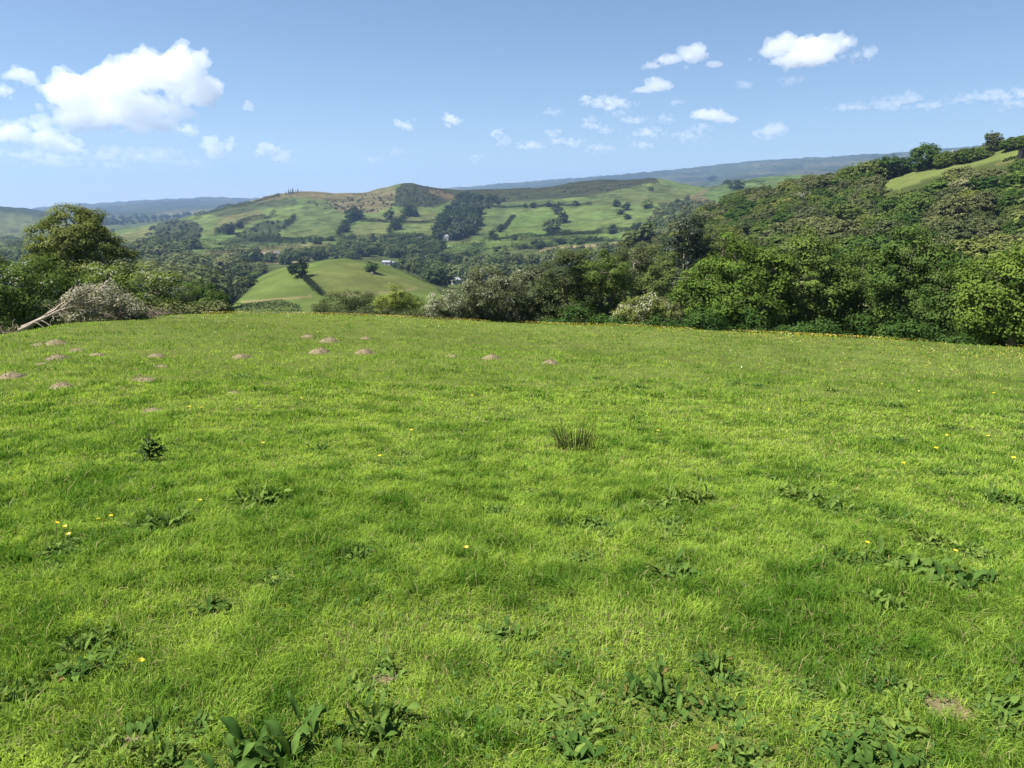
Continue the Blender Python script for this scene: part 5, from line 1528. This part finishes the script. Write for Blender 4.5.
def cloud(label, lumps, d, dens, seed, rough=1.0, sub=16, flat=.6, rag=0):
    rag = 1 if dens < .9 * CLOUD_D or len(lumps) <= 2 else rag
    dens = dens * (.95 if rag else 1)
    """cumulus heap: swelling lobes fused to one skin, roughened at two sizes, filled with bright mist"""
    rng = np.random.default_rng(700 + seed)
    IV, IF = ICO
    L = []
    for (px, py, rx, ry) in lumps:
        az, sl = ray(px, py)
        k = d / FPX
        c = np.array([math.sin(az) * d, math.cos(az) * d + rng.normal(0, .3) * rx * k, EYE + sl * d])
        R3 = np.array([rx, rx * .85, ry]) * k
        if rag > 0:
            # torn cloud: many puffs of mixed size strung along the wind, some loose
            for q in range(int(26 * max(1, rx / ry / 2))):
                u = np.array([rng.normal(0, .42), rng.normal(0, .4), rng.normal(-.1, .38)])
                s = ry * k * rng.uniform(.16, .62) * math.exp(-1.2 * u[0] ** 2)
                L.append((c + u * R3, np.array([s * rng.uniform(1, 1.7), s * 1.2, s])))
        else:
            L.append((c, R3 * .84))
            for q in range(sub):
                u = rdir(1, rng)[0]; u[2] = abs(u[2]) - .3
                s = rng.uniform(.16, .40) * min(rx, ry * 1.15) * k
                cc = c + u * R3 * rng.uniform(.72, .98)
                L.append((cc, np.full(3, s)))
                for w in range(5):
                    v = rdir(1, rng)[0]; v[2] = abs(v[2]) - .3
                    L.append((cc + v * s * rng.uniform(.75, 1.0), np.full(3, s * rng.uniform(.22, .5))))
            for q in range(sub // 2):                # loose shreds round the foot
                u = np.array([rng.normal(0, .75), rng.normal(0, .5), -.45 + rng.normal(0, .25)])
                L.append((c + u * R3, np.full(3, rng.uniform(.06, .2) * ry * k)))
    c0 = np.mean([c for c, r in L], axis=0)
    parts = []
    for c, r in L:
        V = IV * r
        V[:, 2] = np.where(V[:, 2] < 0, V[:, 2] * flat, V[:, 2])
        parts.append((V + c - c0, IF))
    V, F_ = merge(parts)
    size = max(r.max() for c, r in L)
    small = np.median([l[3] for l in lumps]) * d / FPX
    V = V / small
    tmp = obj("cloud_tmp", mesh_np("cloud_tmp", V, [(F_, 0)], []))
    rm = tmp.modifiers.new("r", 'REMESH'); rm.mode = 'VOXEL'; rm.voxel_size = max(1 / 16.0, (max(l[2] for l in lumps) / np.median([l[3] for l in lumps])) / 60); rm.use_smooth_shade = True
    for k, (sz, st) in enumerate(((.9, .9), (.36, .5), (.15, .2))):
        tx = bpy.data.textures.new("cl", 'CLOUDS'); tx.noise_scale = sz; tx.noise_depth = 3; tx.noise_basis = 'BLENDER_ORIGINAL'
        dm = tmp.modifiers.new("d", 'DISPLACE'); dm.texture = tx; dm.strength = st * rough; dm.mid_level = .5; dm.texture_coords = 'LOCAL'
    rm2 = tmp.modifiers.new("r2", 'REMESH'); rm2.mode = 'VOXEL'; rm2.voxel_size = rm.voxel_size * .9; rm2.use_smooth_shade = True
    dg = bpy.context.evaluated_depsgraph_get()
    me0 = bpy.data.meshes.new_from_object(tmp.evaluated_get(dg))
    bpy.data.objects.remove(tmp)
    nv = len(me0.vertices)
    V = np.zeros(nv * 3); me0.vertices.foreach_get("co", V); V = V.reshape(-1, 3)
    ed = np.zeros(len(me0.edges) * 2, int); me0.edges.foreach_get("vertices", ed); ed = ed.reshape(-1, 2)
    lt = np.zeros(len(me0.polygons), int); me0.polygons.foreach_get("loop_total", lt)
    lv = np.zeros(len(me0.loops), int); me0.loops.foreach_get("vertex_index", lv)
    bpy.data.meshes.remove(me0)
    lab = np.arange(nv)
    while True:                                  # inner cavities are dropped, outer skins kept
        l2 = lab.copy()
        np.minimum.at(l2, ed[:, 0], lab[ed[:, 1]]); np.minimum.at(l2, ed[:, 1], lab[ed[:, 0]])
        l2 = l2[l2]
        if (l2 == lab).all(): break
        lab = l2
    Fq = lv.reshape(-1, 4)
    a_, b_, c_, e_ = (V[Fq[:, i]] for i in range(4))
    sv = np.einsum('ij,ij->i', a_, np.cross(b_, c_)) + np.einsum('ij,ij->i', a_, np.cross(c_, e_))
    vol = np.bincount(lab[Fq[:, 0]], weights=sv, minlength=nv)
    good = (vol > 0)[lab]
    Fq = Fq[good[Fq[:, 0]]]
    used = np.zeros(nv, bool); used[Fq.ravel()] = True
    re_ = np.cumsum(used) - 1
    me = mesh_np("cloud", V[used] * small, [(re_[Fq], 0)], [cloud_mat("cloud_mist", dens)], smooth=True)
    zmin = min(v.co.z for v in me.vertices)
    o = obj("cloud", me, loc=c0)
    if c0[2] + zmin < HAZE_TOP + 40:
        o.location[2] += HAZE_TOP + 40 - (c0[2] + zmin)
    tag(o, label, "cloud", "fair weather clouds")

def build_clouds():
    global ICO
    ICO = ico_sphere()
    D = CLOUD_D
    cloud("biggest cumulus cloud, a tall heap of white towers over the left hills", [(180, 84, 26, 24), (155, 94, 30, 22), (195, 104, 24, 20), (120, 100, 26, 18), (80, 108, 30, 20), (100, 124, 36, 18), (140, 124, 34, 18), (58, 104, 14, 14), (184, 64, 9, 12), (96, 136, 34, 13), (150, 138, 30, 12), (182, 128, 16, 9)], 9000, D, 1, 1, 14)
    cloud("wide white cloud bank at the left edge below the biggest cumulus", [(5, 142, 26, 14), (36, 146, 26, 12), (60, 156, 22, 8), (-30, 140, 30, 16)], 13000, D * .6, 2)
    cloud("small white cloud high at the left edge", [(20, 76, 14, 8), (32, 82, 9, 5), (4, 92, 9, 7)], 9000, D, 3)
    cloud("small torn white cloud right under the biggest cumulus", [(214, 160, 12, 9), (228, 156, 8, 6), (220, 168, 14, 5)], 13000, D * .8, 4)
    cloud("thin grey veil of cloud under the biggest cumulus", [(120, 152, 60, 6), (165, 156, 36, 6)], 14000, D * .25, 5)
    cloud("bright puff at the lower right flank of the biggest cumulus", [(188, 130, 13, 6)], 9500, D, 6)
    cloud("small lumpy cloud between the biggest cumulus and the hilltop", [(270, 152, 9, 7), (283, 162, 11, 6), (262, 157, 7, 5)], 14000, D * .8, 7)
    cloud("little flat cloud above the middle of the hills, left of a rounder one", [(405, 125, 12, 4.5), (400, 124, 6, 5)], 11000, D, 8)
    cloud("little rounded cloud above the middle of the hills", [(453, 121, 12, 6), (449, 118, 7, 5)], 11000, D, 9)
    cloud("faint shred of cloud low over the far hill saddle", [(375, 159, 14, 3), (396, 152, 10, 4)], 15000, D * .4, 10)
    cloud("tiny double cloud left of the low cloud row", [(497, 133, 9, 5), (503, 141, 12, 5)], 13000, D * .7, 11)
    cloud("faint cloud shred just over the distant blue ridge", [(476, 158, 10, 5)], 15000, D * .35, 12)
    cloud("sail-shaped white cloud in the upper right", [(690, 58, 15, 11), (698, 50, 8, 9), (668, 62, 16, 6), (652, 66, 10, 4), (712, 66, 10, 4)], 8000, D * .9, 13)
    cloud("large flat-bottomed white cloud at the upper right", [(812, 50, 26, 15), (838, 44, 16, 12), (782, 48, 20, 11), (800, 62, 34, 8), (776, 52, 16, 9)], 8000, D, 14)
    cloud("small tail cloud trailing right of the large flat-bottomed cloud", [(868, 52, 9, 6), (858, 56, 10, 4)], 8000, D * .8, 15)
    cloud("thin shred hanging under the large flat-bottomed cloud", [(793, 80, 18, 4)], 8500, D * .35, 16)
    cloud("rounded white cloud below the sail-shaped cloud", [(660, 86, 16, 7), (655, 82, 9, 6), (646, 90, 14, 4)], 9500, D * .9, 17)
    cloud("long low cloud at the left end of the right-hand row", [(605, 101, 26, 6), (590, 99, 12, 5), (622, 103, 16, 4)], 10500, D * .8, 18)
    cloud("faint cloud just left of the long low cloud", [(553, 111, 14, 4)], 11500, D * .4, 19)
    cloud("bright cloud with small towers in the middle of the right-hand row", [(710, 117, 18, 7), (700, 115, 10, 6), (724, 120, 14, 5)], 11500, D * .9, 20)
    cloud("low broken cloud under the towers of the right-hand row", [(650, 131, 24, 5), (690, 135, 22, 5), (628, 120, 12, 4), (664, 120, 12, 5)], 12500, D * .5, 21)
    cloud("pale broad cloud at the right end of the row, above the ridge", [(770, 131, 22, 6), (780, 128, 12, 5)], 12500, D * .55, 22)
    cloud("small cloud row low over the moor", [(552, 133, 12, 5), (592, 125, 16, 4), (590, 119, 10, 3), (530, 145, 24, 4), (575, 143, 20, 4)], 13000, D * .55, 23)
    cloud("long thin cloud streak above the wooded slope", [(850, 108, 26, 4), (885, 104, 20, 6), (905, 98, 16, 5), (925, 106, 20, 4)], 11000, D * .45, 24)
    cloud("long thin cloud streak at the right edge", [(965, 99, 22, 4), (995, 96, 24, 5), (1024, 93, 20, 5), (1010, 104, 20, 4)], 11000, D * .5, 25)
    cloud("low pale cloud layer on the horizon at the left edge", [(20, 168, 46, 6), (60, 176, 40, 5), (100, 170, 30, 5)], 17000, D * .4, 27)
    cloud("low torn cloud near the horizon under the big cumulus", [(150, 172, 30, 4), (186, 176, 26, 4), (120, 180, 26, 4)], 18000, D * .35, 28)
    cloud("upper lumpy part of the left edge cloud bank", [(14, 136, 16, 9), (44, 140, 14, 8), (-8, 138, 16, 10), (66, 150, 16, 6)], 12500, D * .95, 29)
    cloud("loose cloud fragments between the sail-shaped cloud and the low row", [(620, 112, 16, 3), (676, 102, 12, 3), (640, 120, 16, 3), (606, 130, 14, 4), (700, 128, 16, 4)], 12500, D * .45, 30)
    cloud("low broken cloud above the moor ridge, left end of the row", [(530, 146, 20, 4), (560, 140, 16, 4), (600, 148, 22, 4), (640, 146, 18, 4)], 15000, D * .45, 31)
    cloud("faint small shred of cloud right of the sail-shaped cloud", [(742, 85, 14, 4)], 9500, D * .35, 26)

build_clouds()
